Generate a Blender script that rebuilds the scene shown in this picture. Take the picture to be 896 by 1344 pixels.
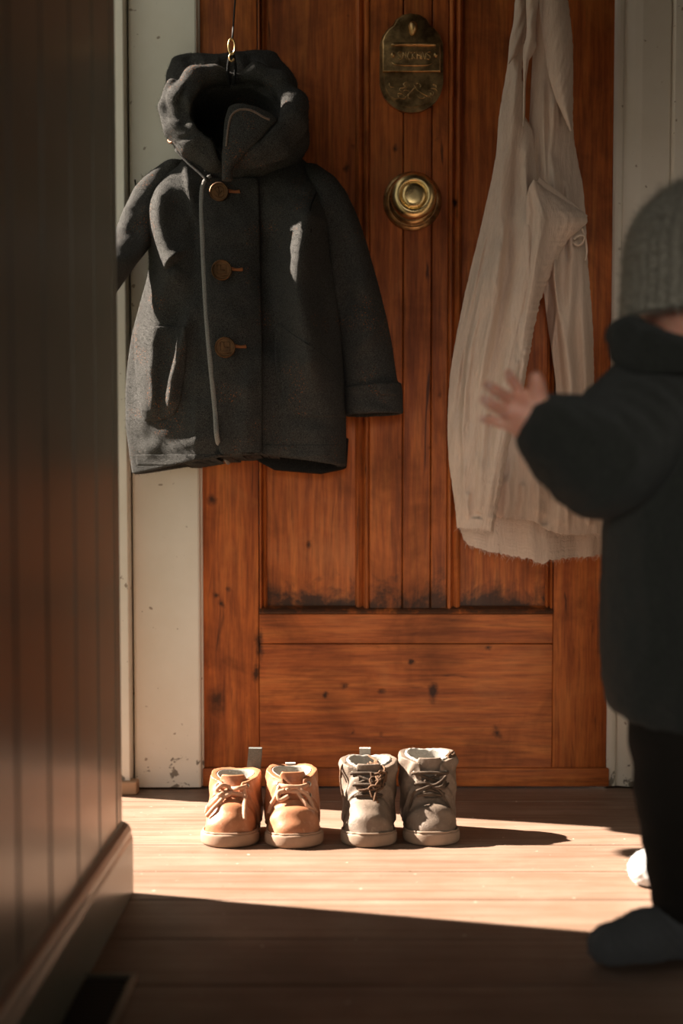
import bpy, bmesh, math, random
import numpy as np
from mathutils import Vector, Matrix

for o in list(bpy.data.objects): bpy.data.objects.remove(o)
SC = bpy.context.scene
C = SC.collection
R_ = math.radians

# ------------------------------------------------------------------ camera, light, exposure
FPX, TH, CY, CH = 1867.0, R_(3.5), 784.0, 0.51      # focal length (px), pitch down, row of the optical axis, height
D = 2.60                                            # distance of the door face
cam_d = bpy.data.cameras.new('camera'); cam = bpy.data.objects.new('camera', cam_d); C.objects.link(cam)
cam.location = (0, 0, CH); cam.rotation_euler = (R_(90) - TH, 0, 0)
cam_d.sensor_fit = 'VERTICAL'; cam_d.sensor_height = 36.0; cam_d.sensor_width = 24.0
cam_d.lens = FPX / 1344 * 36; cam_d.shift_y = (CY - 672) / 1344
cam_d.clip_start = 0.05
cam_d.dof.use_dof = True; cam_d.dof.focus_distance = 2.32; cam_d.dof.aperture_fstop = 2.5
SC.camera = cam

wd = bpy.data.worlds.new('sky'); SC.world = wd; wd.use_nodes = True
bg = wd.node_tree.nodes['Background']; bg.inputs[0].default_value = (0.94, 0.945, 0.88, 1); bg.inputs[1].default_value = 0.55

SUN_AZ, SUN_EL = 16.5, 35.0                         # the sun comes from the left and a little from behind the door wall
sd = bpy.data.lights.new('sun', 'SUN'); sun = bpy.data.objects.new('sun', sd); C.objects.link(sun)
sd.energy = 30.0; sd.color = (1.0, 0.88, 0.75); sd.angle = R_(0.7)
_d = Vector((math.cos(R_(SUN_EL)) * math.cos(R_(SUN_AZ)), -math.cos(R_(SUN_EL)) * math.sin(R_(SUN_AZ)), -math.sin(R_(SUN_EL))))
sun.rotation_euler = _d.to_track_quat('-Z', 'Y').to_euler(); sun.location = (-3, 3, 3)

# daylight portal in the tall opening on the left (only guides the sky's own light)
pd = bpy.data.lights.new('opening_portal', 'AREA'); po = bpy.data.objects.new('opening_portal', pd); C.objects.link(po)
pd.shape = 'RECTANGLE'; pd.size = 0.665; pd.size_y = 2.2; pd.cycles.is_portal = True
po.location = (-0.50, 2.2075, 1.1); po.rotation_euler = (R_(90), 0, R_(-90))

# added fill lamp for the child, set in an unseen window behind the camera
fd0 = bpy.data.lights.new('child_fill', 'AREA'); fo = bpy.data.objects.new('child_fill', fd0); C.objects.link(fo)
fd0.shape = 'RECTANGLE'; fd0.size = 0.62; fd0.size_y = 0.60; fd0.energy = 0.66; fd0.spread = R_(21); fd0.color = (1.0, 0.95, 0.86)
fo.location = (0.02, -1.585, 0.80); fo.rotation_euler = (R_(90 - 6.0), 0, R_(-5.5))

SC.view_settings.view_transform = 'Standard'; SC.view_settings.look = 'None'
SC.view_settings.gamma = 1.0; SC.view_settings.use_curve_mapping = False
SC.view_settings.exposure = 0.0

# ------------------------------------------------------------------ measuring helpers
def P(px, py, Y):
    dx = (px - 448) / FPX; dv = -(py - CY) / FPX
    y = math.cos(TH) + dv * math.sin(TH); z = -math.sin(TH) + dv * math.cos(TH)
    t = Y / y
    return Vector((dx * t, Y, CH + z * t))
def G(px, py, z0=0.0):
    dx = (px - 448) / FPX; dv = -(py - CY) / FPX
    y = math.cos(TH) + dv * math.sin(TH); z = -math.sin(TH) + dv * math.cos(TH)
    t = (z0 - CH) / z
    return Vector((dx * t, y * t, z0))
def PX(x, y, z):                                    # world -> photo pixels (arrays welcome)
    d = y * math.cos(TH) - (z - CH) * math.sin(TH)
    return 448 + FPX * x / d, CY - FPX * (y * math.sin(TH) + (z - CH) * math.cos(TH)) / d
rng = np.random.default_rng(7)

# ------------------------------------------------------------------ object helpers
def mesh_obj(name, verts, faces, mat=None, parent=None, smooth=True, origin=None):
    me = bpy.data.meshes.new(name)
    v = np.asarray(verts, dtype=float)
    if origin is not None: v = v - np.asarray(origin)
    me.from_pydata(v.tolist(), [], faces.tolist() if isinstance(faces, np.ndarray) else faces)
    me.update()
    if smooth: me.polygons.foreach_set('use_smooth', [True] * len(me.polygons))
    if mat: me.materials.append(mat)
    o = bpy.data.objects.new(name, me); C.objects.link(o)
    if parent: o.parent = parent
    elif origin is not None: o.location = origin
    return o
def tag(o, label, cat=None, group=None, kind=None):
    if label: o['label'] = label
    if cat: o['category'] = cat
    if group: o['group'] = group
    if kind: o['kind'] = kind
    return o
def empty(name, loc, rz=0.0):
    o = bpy.data.objects.new(name, None); C.objects.link(o); o.location = loc; o.rotation_euler = (0, 0, rz)
    o.empty_display_size = 0.05
    return o
def split_angle(o, deg=35):
    me = o.data; me.update()
    try: me.set_sharp_from_angle(angle=R_(deg))
    except Exception: pass
    return o
class MB:
    """collects shapes into one mesh"""
    def __init__(s): s.v = []; s.f = []
    def add(s, v, f):
        n = len(s.v); s.v += [tuple(p) for p in v]; s.f += [tuple(i + n for i in q) for q in f]; return s
    def bm(s, b):
        b.verts.ensure_lookup_table(); b.verts.index_update()
        s.add([v.co[:] for v in b.verts], [[v.index for v in f.verts] for f in b.faces]); b.free(); return s
    def box(s, x0, x1, y0, y1, z0, z1, bev=0.0, seg=2):
        b = bmesh.new(); bmesh.ops.create_cube(b, size=1)
        for v in b.verts:
            v.co = Vector(((x0 + x1) / 2 + v.co.x * (x1 - x0), (y0 + y1) / 2 + v.co.y * (y1 - y0), (z0 + z1) / 2 + v.co.z * (z1 - z0)))
        if bev: bmesh.ops.bevel(b, geom=b.edges[:], offset=bev, segments=seg, affect='EDGES', profile=0.5)
        return s.bm(b)
    def lathe(s, prof, M4, n=48):
        """prof: list of (radius, height along local z)"""
        v = []; f = []
        for (r, h) in prof:
            for k in range(n):
                a = 2 * math.pi * k / n; v.append(M4 @ Vector((r * math.cos(a), r * math.sin(a), h)))
        for i in range(len(prof) - 1):
            for k in range(n): f.append((i * n + k, i * n + (k + 1) % n, (i + 1) * n + (k + 1) % n, (i + 1) * n + k))
        f.append(tuple(range(n))[::-1]); f.append(tuple((len(prof) - 1) * n + k for k in range(n)))
        return s.add(v, f)
    def tube(s, pts, rad, n=8, smooth=3, flat=1.0, up=None):
        pts = [Vector(p) for p in pts]
        rads = list(rad) if hasattr(rad, '__len__') else [rad] * len(pts)
        if smooth > 1 and len(pts) > 2:                 # Catmull-Rom
            q = []; rr = []
            for i in range(len(pts) - 1):
                p0 = pts[max(i - 1, 0)]; p1 = pts[i]; p2 = pts[i + 1]; p3 = pts[min(i + 2, len(pts) - 1)]
                for j in range(smooth):
                    t = j / smooth
                    q.append(0.5 * ((2 * p1) + (p2 - p0) * t + (2 * p0 - 5 * p1 + 4 * p2 - p3) * t * t + (3 * p1 - p0 - 3 * p2 + p3) * t ** 3))
                    rr.append(rads[i] * (1 - t) + rads[i + 1] * t)
            q.append(pts[-1]); rr.append(rads[-1]); pts, rads = q, rr
        v = []; f = []; prev = Vector(up) if up else None
        for i, p in enumerate(pts):
            t = (pts[min(i + 1, len(pts) - 1)] - pts[max(i - 1, 0)]).normalized()
            if prev is None: prev = t.orthogonal()
            nn = (prev - t * prev.dot(t))
            nn = nn.normalized() if nn.length > 1e-6 else t.orthogonal().normalized()
            if not up: prev = nn
            b = t.cross(nn)
            for k in range(n):
                a = 2 * math.pi * k / n; v.append(p + rads[i] * (math.cos(a) * nn * flat + math.sin(a) * b))
        for i in range(len(pts) - 1):
            for k in range(n): f.append((i * n + k, i * n + (k + 1) % n, (i + 1) * n + (k + 1) % n, (i + 1) * n + k))
        f.append(tuple(range(n))[::-1]); f.append(tuple((len(pts) - 1) * n + k for k in range(n)))
        return s.add(v, f)
    def prism(s, poly, y0, y1, bev=0.0, seg=2):
        """poly in (x, z), extruded from y1 (back) to y0 (front, nearer the camera)"""
        b = bmesh.new(); vs = [b.verts.new((x, y0, z)) for x, z in poly]; f = b.faces.new(vs)
        ft = [f]
        r = bmesh.ops.extrude_face_region(b, geom=[f]); nv = [g for g in r['geom'] if isinstance(g, bmesh.types.BMVert)]
        for v in nv: v.co.y = y1
        if bev:
            es = [e for e in b.edges if abs(e.verts[0].co.y - y0) < 1e-7 and abs(e.verts[1].co.y - y0) < 1e-7]
            bmesh.ops.bevel(b, geom=es, offset=bev, segments=seg, affect='EDGES', profile=0.5)
        bmesh.ops.recalc_face_normals(b, faces=b.faces[:])
        return s.bm(b)
    def build(s, name, mat, parent=None, smooth=False, origin=None, ang=None):
        o = mesh_obj(name, s.v, s.f, mat, parent, smooth or ang is not None, origin)
        if ang is not None: split_angle(o, ang)
        return o

# ------------------------------------------------------------------ signed-distance sculpting
def smin(a, b, k):
    if k <= 0: return np.minimum(a, b)
    h = np.maximum(k - np.abs(a - b), 0) / k
    return np.minimum(a, b) - h * h * k * 0.25
def cone_sdf(X, Y, Z, a, b, ra, rb):
    a = np.asarray(a, dtype=np.float32); b = np.asarray(b, dtype=np.float32); ba = b - a; L = float(ba @ ba) + 1e-12
    t = np.clip(((X - a[0]) * ba[0] + (Y - a[1]) * ba[1] + (Z - a[2]) * ba[2]) / L, 0, 1)
    return np.sqrt((X - a[0] - t * ba[0]) ** 2 + (Y - a[1] - t * ba[1]) ** 2 + (Z - a[2] - t * ba[2]) ** 2) - (ra + t * (rb - ra))
def ell_sdf(X, Y, Z, c, r):
    q = np.sqrt(((X - c[0]) / r[0]) ** 2 + ((Y - c[1]) / r[1]) ** 2 + ((Z - c[2]) / r[2]) ** 2)
    return (q - 1) * min(r)
class Field:
    def __init__(s, lo, hi, h):
        s.h = h; s.lo = np.array(lo, dtype=float); n = np.ceil((np.array(hi) - s.lo) / h).astype(int) + 1
        s.ax = [(s.lo[i] + h * np.arange(n[i])).astype(np.float32) for i in range(3)]
        s.F = np.full(tuple(n), 1.0, dtype=np.float32)
    def grid(s):
        return s.ax[0][:, None, None], s.ax[1][None, :, None], s.ax[2][None, None, :]
    def op(s, fn, lo=None, hi=None, k=0.0, cut=False):
        sl = []
        for i in range(3):
            a = 0 if lo is None else int(np.clip(math.floor((lo[i] - s.lo[i]) / s.h), 0, len(s.ax[i])))
            b = len(s.ax[i]) if hi is None else int(np.clip(math.ceil((hi[i] - s.lo[i]) / s.h) + 1, 0, len(s.ax[i])))
            if b <= a: return s
            sl.append(slice(a, b))
        X = s.ax[0][sl[0]][:, None, None]; Y = s.ax[1][sl[1]][None, :, None]; Z = s.ax[2][sl[2]][None, None, :]
        G_ = fn(X, Y, Z).astype(np.float32); sl = tuple(sl)
        s.F[sl] = -smin(-s.F[sl], G_, k) if cut else smin(s.F[sl], G_, k)
        return s
    def cone(s, a, b, ra, rb=None, k=0.01, cut=False):
        rb = ra if rb is None else rb; m = max(ra, rb) + k + 0.012
        lo = np.minimum(a, b) - m; hi = np.maximum(a, b) + m
        return s.op(lambda X, Y, Z: cone_sdf(X, Y, Z, a, b, ra, rb), lo, hi, k, cut)
    def ell(s, c, r, k=0.01, cut=False):
        m = k + 0.012
        return s.op(lambda X, Y, Z: ell_sdf(X, Y, Z, c, r), np.array(c) - np.array(r) - m, np.array(c) + np.array(r) + m, k, cut)
    def chain(s, pts, rads, k=0.01):
        for i in range(len(pts) - 1): s.cone(pts[i], pts[i + 1], rads[i], rads[i + 1], k)
        return s
    def front(s):
        """first surface met coming from -y: array Y[x,z] (nan where nothing)"""
        ins = s.F < 0; any_ = ins.any(axis=1); j = ins.argmax(axis=1); j0 = np.maximum(j - 1, 0)
        I, K = np.meshgrid(np.arange(s.F.shape[0]), np.arange(s.F.shape[2]), indexing='ij')
        f1 = s.F[I, j, K]; f0 = s.F[I, j0, K]; t = np.where(f0 - f1 > 1e-9, f0 / np.maximum(f0 - f1, 1e-9), 0)
        y = s.ax[1][j0] + t * s.h
        return np.where(any_, y, np.nan)
    def mesh(s):
        F = s.F.copy()
        for i in range(3):
            ix = [slice(None)] * 3; ix[i] = 0; F[tuple(ix)] = np.maximum(F[tuple(ix)], 0.001)
            ix[i] = -1; F[tuple(ix)] = np.maximum(F[tuple(ix)], 0.001)
        n = np.array(F.shape); ins = F < 0
        cnt = np.zeros(tuple(n - 1), dtype=np.int8)
        for dx in (0, 1):
            for dy in (0, 1):
                for dz in (0, 1): cnt += ins[dx:n[0] - 1 + dx, dy:n[1] - 1 + dy, dz:n[2] - 1 + dz]
        act = np.argwhere((cnt > 0) & (cnt < 8)); idx = -np.ones(tuple(n - 1), dtype=np.int64)
        idx[act[:, 0], act[:, 1], act[:, 2]] = np.arange(len(act))
        corners = [(a, b, c) for a in (0, 1) for b in (0, 1) for c in (0, 1)]
        val = {c: F[act[:, 0] + c[0], act[:, 1] + c[1], act[:, 2] + c[2]] for c in corners}
        acc = np.zeros((len(act), 3)); w = np.zeros(len(act))
        for c0 in corners:
            for ax in range(3):
                if c0[ax] == 0:
                    c1 = list(c0); c1[ax] = 1; c1 = tuple(c1)
                    a, b = val[c0], val[c1]; m = (a < 0) != (b < 0)
                    t = np.where(m, a / np.where(m, a - b, 1), 0)
                    p = np.tile(np.array(c0, float), (len(act), 1)); p[:, ax] += t
                    acc += p * m[:, None]; w += m
        V = (act + acc / w[:, None]) * s.h + s.lo
        Q = []
        for ax in range(3):
            a1, a2 = (ax + 1) % 3, (ax + 2) % 3
            s0 = [slice(None)] * 3; s1 = [slice(None)] * 3; s0[ax] = slice(0, -1); s1[ax] = slice(1, None)
            A = ins[tuple(s0)]; B = ins[tuple(s1)]; e = np.argwhere(A != B)
            e = e[(e[:, a1] > 0) & (e[:, a2] > 0) & (e[:, a1] < n[a1] - 1) & (e[:, a2] < n[a2] - 1)]
            if not len(e): continue
            def cell(d1, d2):
                c = e.copy(); c[:, a1] += d1; c[:, a2] += d2; return idx[c[:, 0], c[:, 1], c[:, 2]]
            q = np.stack([cell(-1, -1), cell(0, -1), cell(0, 0), cell(-1, 0)], 1)
            fl = ~A[e[:, 0], e[:, 1], e[:, 2]]; q[fl] = q[fl][:, ::-1]
            Q.append(q)
        Q = np.concatenate(Q); Q = Q[(Q >= 0).all(axis=1)]
        return V, Q
    def build(s, name, mat, parent=None, origin=None, relax=1, fuzz=0, flen=0.003, fwid=0.00025, dens=None):
        V, Q = s.mesh(); V = relax_mesh(V, Q, relax)
        if fuzz: V, Q = add_fuzz(V, Q, fuzz, flen, fwid, dens)
        return mesh_obj(name, V, Q, mat, parent, True, origin)
def relax_mesh(V, Q, n):
    for _ in range(n):
        A = np.zeros_like(V); w = np.zeros(len(V))
        for i in range(4):
            np.add.at(A, Q[:, i], V[Q[:, (i + 1) % 4]] + V[Q[:, (i - 1) % 4]]); np.add.at(w, Q[:, i], 2)
        V = V * 0.5 + 0.5 * A / np.maximum(w, 1)[:, None]
    return V
def add_fuzz(V, Q, n, L, W, dens=None):
    """short loose fibres standing off the cloth, part of the same mesh"""
    p = V[Q]; nrm = np.cross(p[:, 2] - p[:, 0], p[:, 3] - p[:, 1]); area = np.linalg.norm(nrm, axis=1); nrm /= np.maximum(area, 1e-12)[:, None]
    w = area.copy()
    if dens is not None: w = w * dens(p.mean(axis=1), nrm)
    k = rng.choice(len(Q), size=n, p=w / w.sum())
    a = rng.random((n, 1)); b = rng.random((n, 1)); q = p[k]
    base = (q[:, 0] * (1 - a) + q[:, 1] * a) * (1 - b) + (q[:, 3] * (1 - a) + q[:, 2] * a) * b
    d = nrm[k] * (0.5 + rng.random((n, 1))) + rng.normal(0, 0.6, (n, 3)); d /= np.linalg.norm(d, axis=1)[:, None]
    side = np.cross(d, rng.normal(0, 1, (n, 3))); side /= np.linalg.norm(side, axis=1)[:, None]
    ln = L * (0.3 + 0.9 * rng.random((n, 1)) ** 1.5)
    bend = rng.normal(0, 0.35, (n, 3))
    mid = base + d * ln * 0.55; tip = base + (d + bend) * ln
    nv = len(V)
    V2 = np.concatenate([V, base - side * W, base + side * W, mid + side * W * 0.8, mid - side * W * 0.8, tip + side * W * 0.3, tip - side * W * 0.3])
    i = np.arange(n)
    F1 = np.stack([nv + i, nv + n + i, nv + 2 * n + i, nv + 3 * n + i], 1)
    F2 = np.stack([nv + 3 * n + i, nv + 2 * n + i, nv + 4 * n + i, nv + 5 * n + i], 1)
    return V2, np.concatenate([Q, F1, F2])
def strokes(px, py, lst):
    """sum of soft ridges (+) and grooves (-) along pixel polylines: (points, height m, width px [, sharp-left factor])"""
    out = np.zeros(np.broadcast(px, py).shape, dtype=np.float32)
    for it in lst:
        pts, A, W = it[0], it[1], it[2]; asym = it[3] if len(it) > 3 else 1.0
        best = np.full(out.shape, 1e9, dtype=np.float32); sgn = np.ones(out.shape, dtype=np.float32)
        nseg = len(pts) - 1; tt = np.zeros(out.shape, dtype=np.float32)
        for i in range(nseg):
            (ax, ay), (bx, by) = pts[i], pts[i + 1]; dx, dy = bx - ax, by - ay; L = dx * dx + dy * dy
            t = np.clip(((px - ax) * dx + (py - ay) * dy) / L, 0, 1)
            ex = px - ax - t * dx; ey = py - ay - t * dy; d = np.hypot(ex, ey); m = d < best
            best = np.where(m, d, best); sgn = np.where(m, ex, sgn); tt = np.where(m, (i + t) / nseg, tt)
        w = np.where(sgn < 0, W * asym, W)
        fade = np.clip(np.minimum(tt, 1 - tt) * 6 + 0.25, 0, 1) if len(it) < 5 else 1.0
        out = out + A * fade * np.exp(-(best / w) ** 2)
    return out

# ------------------------------------------------------------------ material helpers
class NT:
    def __init__(s, name):
        s.m = bpy.data.materials.new(name); s.m.use_nodes = True; s.t = s.m.node_tree; s.b = s.t.nodes['Principled BSDF']
    def n(s, typ, **kw):
        x = s.t.nodes.new(typ)
        for k, v in kw.items(): setattr(x, k, v)
        return x
    def l(s, a, b): s.t.links.new(a, b)
    def coord(s, scale=(1, 1, 1), rnd=True, kind='Object'):
        c = s.n('ShaderNodeTexCoord').outputs[kind]
        mp = s.n('ShaderNodeMapping'); mp.inputs['Scale'].default_value = scale; s.l(c, mp.inputs[0])
        if rnd:
            oi = s.n('ShaderNodeObjectInfo'); ml = s.n('ShaderNodeMath', operation='MULTIPLY'); s.l(oi.outputs['Random'], ml.inputs[0]); ml.inputs[1].default_value = 13.7
            cb = s.n('ShaderNodeCombineXYZ'); [s.l(ml.outputs[0], cb.inputs[i]) for i in range(3)]; s.l(cb.outputs[0], mp.inputs['Location'])
        return mp.outputs[0]
    def noise(s, vec, scale, detail=4, rough=0.55, dist=0.0):
        x = s.n('ShaderNodeTexNoise'); x.inputs['Scale'].default_value = scale; x.inputs['Detail'].default_value = detail
        x.inputs['Roughness'].default_value = rough; x.inputs['Distortion'].default_value = dist; s.l(vec, x.inputs['Vector']); return x.outputs['Fac']
    def ramp(s, fac, stops):
        x = s.n('ShaderNodeValToRGB'); s.l(fac, x.inputs[0]); e = x.color_ramp.elements
        while len(e) < len(stops): e.new(0.5)
        for i, (p, c) in enumerate(stops):
            e[i].position = p; e[i].color = (*c, 1) if hasattr(c, '__len__') else (c, c, c, 1)
        return x.outputs[0]
    def mix(s, fac, a, b, mode='MIX'):
        x = s.n('ShaderNodeMix', data_type='RGBA', blend_type=mode)
        for v, i in ((fac, 0), (a, 6), (b, 7)):
            if hasattr(v, 'links') or isinstance(v, bpy.types.NodeSocket): s.l(v, x.inputs[i])
            elif hasattr(v, '__len__'): x.inputs[i].default_value = (*v, 1)
            else: x.inputs[i].default_value = v
        return x.outputs[2]
    def math(s, op, a, b=0.5, c=None, clamp=False):
        x = s.n('ShaderNodeMath', operation=op); x.use_clamp = clamp
        for i, v in enumerate((a, b, c)):
            if v is None: continue
            if isinstance(v, bpy.types.NodeSocket): s.l(v, x.inputs[i])
            else: x.inputs[i].default_value = v
        return x.outputs[0]
    def bump(s, h, strength=0.3, dist=0.002, prev=None):
        x = s.n('ShaderNodeBump'); x.inputs['Strength'].default_value = strength; x.inputs['Distance'].default_value = dist
        s.l(h, x.inputs['Height'])
        if prev is not None: s.l(prev, x.inputs['Normal'])
        return x.outputs[0]
    def set(s, **kw):
        for k, v in kw.items():
            k = {'color': 'Base Color', 'rough': 'Roughness', 'metal': 'Metallic', 'normal': 'Normal', 'sheen': 'Sheen Weight', 'sheenr': 'Sheen Roughness', 'sss': 'Subsurface Weight',
                 'spec': 'Specular IOR Level', 'coat': 'Coat Weight', 'coatr': 'Coat Roughness', 'aniso': 'Anisotropic', 'trans': 'Transmission Weight', 'sheent': 'Sheen Tint'}.get(k, k)
            i = s.b.inputs[k]
            if isinstance(v, bpy.types.NodeSocket): s.l(v, i)
            elif hasattr(v, '__len__') and len(v) == 3 and i.type == 'RGBA': i.default_value = (*v, 1)
            else: i.default_value = v
        return s.m
def world_xyz(nt):
    g = nt.n('ShaderNodeNewGeometry'); sp = nt.n('ShaderNodeSeparateXYZ'); nt.l(g.outputs['Position'], sp.inputs[0]); return g.outputs['Position'], sp.outputs

def wood_door(name, axis):
    nt = NT(name); sc = {'z': (1, 1, 0.06), 'x': (0.06, 1, 1)}[axis]
    v = nt.coord(sc); w = nt.coord((1, 1, 1))
    g1 = nt.noise(v, 55, 6, 0.6, 0.6); g2 = nt.noise(v, 210, 4, 0.6); blot = nt.noise(w, 7, 5, 0.62, 0.5); fine = nt.noise(w, 60, 4, 0.6)
    col = nt.ramp(g1, [(0.25, (0.25, 0.056, 0.013)), (0.5, (0.52, 0.138, 0.030)), (0.75, (0.68, 0.215, 0.050))])
    col = nt.mix(nt.ramp(g2, [(0.42, 0.0), (0.7, 0.55)]), col, (0.10, 0.026, 0.008))
    col = nt.mix(nt.ramp(blot, [(0.30, 0.62), (0.52, 0.0)]), col, (0.10, 0.028, 0.010))
    col = nt.mix(nt.ramp(blot, [(0.56, 0.0), (0.78, 0.4)]), col, (0.72, 0.26, 0.065))
    # knots, dents and ink-dark worn marks, each with its own shape
    vo = nt.n('ShaderNodeTexVoronoi'); vo.inputs['Scale'].default_value = 21; vo.inputs['Randomness'].default_value = 1.0
    dv = nt.n('ShaderNodeMapping'); dv.inputs['Scale'].default_value = (1.0, 0.2, 0.62) if axis == 'z' else (0.62, 0.2, 1.0); nt.l(w, dv.inputs[0]); nt.l(dv.outputs[0], vo.inputs['Vector'])
    gate = nt.ramp(nt.noise(w, 9, 3, 0.7), [(0.52, 0.0), (0.58, 1.0)])
    k = nt.math('MULTIPLY', nt.ramp(nt.math('ADD', vo.outputs['Distance'], nt.math('MULTIPLY', fine, 0.25)), [(0.17, 0.95), (0.27, 0.0)]), gate)
    col = nt.mix(k, col, (0.030, 0.012, 0.006))
    scr = nt.ramp(nt.noise(nt.coord((1, 1, 0.12) if axis == 'z' else (0.12, 1, 1)), 34, 3, 0.5, 1.5), [(0.68, 0.0), (0.74, 0.8)])
    col = nt.mix(scr, col, (0.045, 0.016, 0.008))
    pos, xyz = world_xyz(nt)                          # the dark knots one can count on the lower half
    for (ku, kv, kr, st) in ((285, 920, .013, 1.6), (277, 655, .007, 1.2), (283, 782, .005, 1.0), (290, 792, .006, 1.2), (568, 908, .007, 2.2), (427, 912, .004, 1.0), (540, 868, .004, 1.0), (652, 962, .006, 1.5), (340, 845, .006, 3.5), (336, 880, .005, 3.0), (640, 850, .004, 1.0), (463, 962, .004, 1.0)):
        kp = P(ku, kv, D); dx_ = nt.math('SUBTRACT', xyz[0], kp.x); dz_ = nt.math('MULTIPLY', nt.math('SUBTRACT', xyz[2], kp.z), 1 / st)
        dd = nt.math('SQRT', nt.math('ADD', nt.math('MULTIPLY', dx_, dx_), nt.math('MULTIPLY', dz_, dz_)))
        dd = nt.math('ADD', dd, nt.math('MULTIPLY', nt.math('SUBTRACT', fine, 0.5), .02))
        col = nt.mix(nt.ramp(nt.math('MULTIPLY', dd, 1 / (kr * 2.2)), [(0.15, 0.9), (0.75, 0.0)]), col, (0.028, 0.011, 0.005))
    r = nt.ramp(blot, [(0.3, 0.66), (0.7, 0.48)])
    n1 = nt.bump(g1, 0.35, 0.0015); n2 = nt.bump(k, 0.6, -0.002, n1)
    return nt, col, r, n2
def mk_wood(name, axis, grime=None):
    nt, col, r, n2 = wood_door(name, axis)
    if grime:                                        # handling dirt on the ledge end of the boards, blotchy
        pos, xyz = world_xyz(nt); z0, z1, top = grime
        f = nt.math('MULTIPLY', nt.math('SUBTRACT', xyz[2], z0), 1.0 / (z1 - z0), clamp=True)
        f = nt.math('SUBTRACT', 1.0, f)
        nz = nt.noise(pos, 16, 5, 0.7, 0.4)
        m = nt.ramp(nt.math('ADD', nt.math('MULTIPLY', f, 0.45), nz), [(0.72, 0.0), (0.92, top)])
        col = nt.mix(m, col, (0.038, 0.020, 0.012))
    return nt.set(color=col, rough=r, normal=n2, spec=0.3)
M_DZ = mk_wood('door_wood_upright', 'z'); M_DX = mk_wood('door_wood_level', 'x')
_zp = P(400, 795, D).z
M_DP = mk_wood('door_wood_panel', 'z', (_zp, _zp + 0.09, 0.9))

def mk_floor():
    nt = NT('floor_boards'); v = nt.coord((0.05, 1, 1), False)
    ab = nt.n('ShaderNodeAttribute'); ab.attribute_name = 'board'; bd = ab.outputs['Fac']
    va = nt.n('ShaderNodeVectorMath', operation='MULTIPLY_ADD'); cbx = nt.n('ShaderNodeCombineXYZ'); [nt.l(bd, cbx.inputs[i]) for i in range(3)]
    nt.l(cbx.outputs[0], va.inputs[0]); va.inputs[1].default_value = (9, 5, 7); nt.l(v, va.inputs[2]); v = va.outputs[0]; w = nt.coord((1, 1, 1), False); pos, xyz = world_xyz(nt)
    g1 = nt.noise(v, 42, 6, 0.6, 0.8); g2 = nt.noise(v, 260, 3, 0.6); blot = nt.noise(w, 5.5, 5, 0.6)
    col = nt.ramp(g1, [(0.25, (0.165, 0.092, 0.058)), (0.5, (0.26, 0.170, 0.124)), (0.75, (0.335, 0.238, 0.182))])
    col = nt.mix(nt.ramp(g2, [(0.5, 0.0), (0.75, 0.45)]), col, (0.22, 0.11, 0.055))
    col = nt.mix(nt.ramp(blot, [(0.35, 0.42), (0.55, 0.0)]), col, (0.17, 0.092, 0.05))
    col = nt.mix(nt.ramp(blot, [(0.55, 0.0), (0.75, 0.35)]), col, (0.42, 0.32, 0.24))
    col = nt.mix(nt.ramp(bd, [(0.0, 0.45), (1.0, 0.0)]), col, nt.mix(1.0, col, (0.72, 0.66, 0.62), 'MULTIPLY'))
    spk = nt.ramp(nt.noise(w, 120, 2, 0.5), [(0.70, 0.0), (0.76, 0.7)]); col = nt.mix(spk, col, (0.10, 0.045, 0.02))
    pale = nt.ramp(nt.noise(w, 90, 2, 0.5), [(0.72, 0.0), (0.77, 0.6)]); col = nt.mix(pale, col, (0.75, 0.66, 0.54))
    nb = nt.bump(nt.math('ADD', g1, nt.math('MULTIPLY', g2, 0.4)), 0.3, 0.0012)
    return nt.set(color=col, rough=nt.ramp(blot, [(0.3, 0.62), (0.7, 0.48)]), normal=nb, spec=0.35)
M_FLOOR = mk_floor()

def mk_paint(name, c, rough=0.45, dirt=0.35, streak=True, spec=0.5, low=None):
    nt = NT(name); w = nt.coord((1, 1, 1), False); v = nt.coord((1, 1, 0.05), False); pos, xyz = world_xyz(nt)
    b = nt.noise(w, 6, 5, 0.6); g = nt.noise(v, 90, 4, 0.6); ch = nt.noise(w, 28, 4, 0.65, 0.3)
    col = nt.mix(nt.ramp(b, [(0.3, dirt), (0.6, 0.0)]), c, tuple(x * y for x, y in zip(c, (0.78, 0.72, 0.62))))
    if low:                                          # chipped and scuffed towards the floor, in ragged spots
        f = nt.math('SUBTRACT', 1.0, nt.math('MULTIPLY', xyz[2], 1.0 / low, clamp=True))
        m = nt.ramp(nt.math('ADD', nt.math('MULTIPLY', f, 0.30), ch), [(0.82, 0.0), (0.86, 0.85)])
        col = nt.mix(m, col, (0.11, 0.085, 0.055))
        col = nt.mix(nt.ramp(nt.noise(w, 62, 2, 0.5), [(0.70, 0.0), (0.74, 0.75)]), col, (0.22, 0.15, 0.09))
    nb = nt.bump(nt.math('ADD', g, ch), 0.25, 0.001)
    return nt.set(color=col, rough=rough, normal=nb, spec=spec)
M_CASE = mk_paint('casing_paint', (0.80, 0.755, 0.67), 0.42, 0.35, low=0.16)
M_WALL = mk_paint('wall_paint', (0.222, 0.236, 0.202), 0.29, 0.25, spec=0.4)
M_PLAIN = mk_paint('plain_plaster', (0.30, 0.275, 0.235), 0.8, 0.2)
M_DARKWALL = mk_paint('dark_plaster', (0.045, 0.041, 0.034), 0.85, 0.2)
def mk_simple(name, c, rough=0.5, metal=0.0, **kw):
    nt = NT(name); return nt.set(color=c, rough=rough, metal=metal, **kw)
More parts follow.
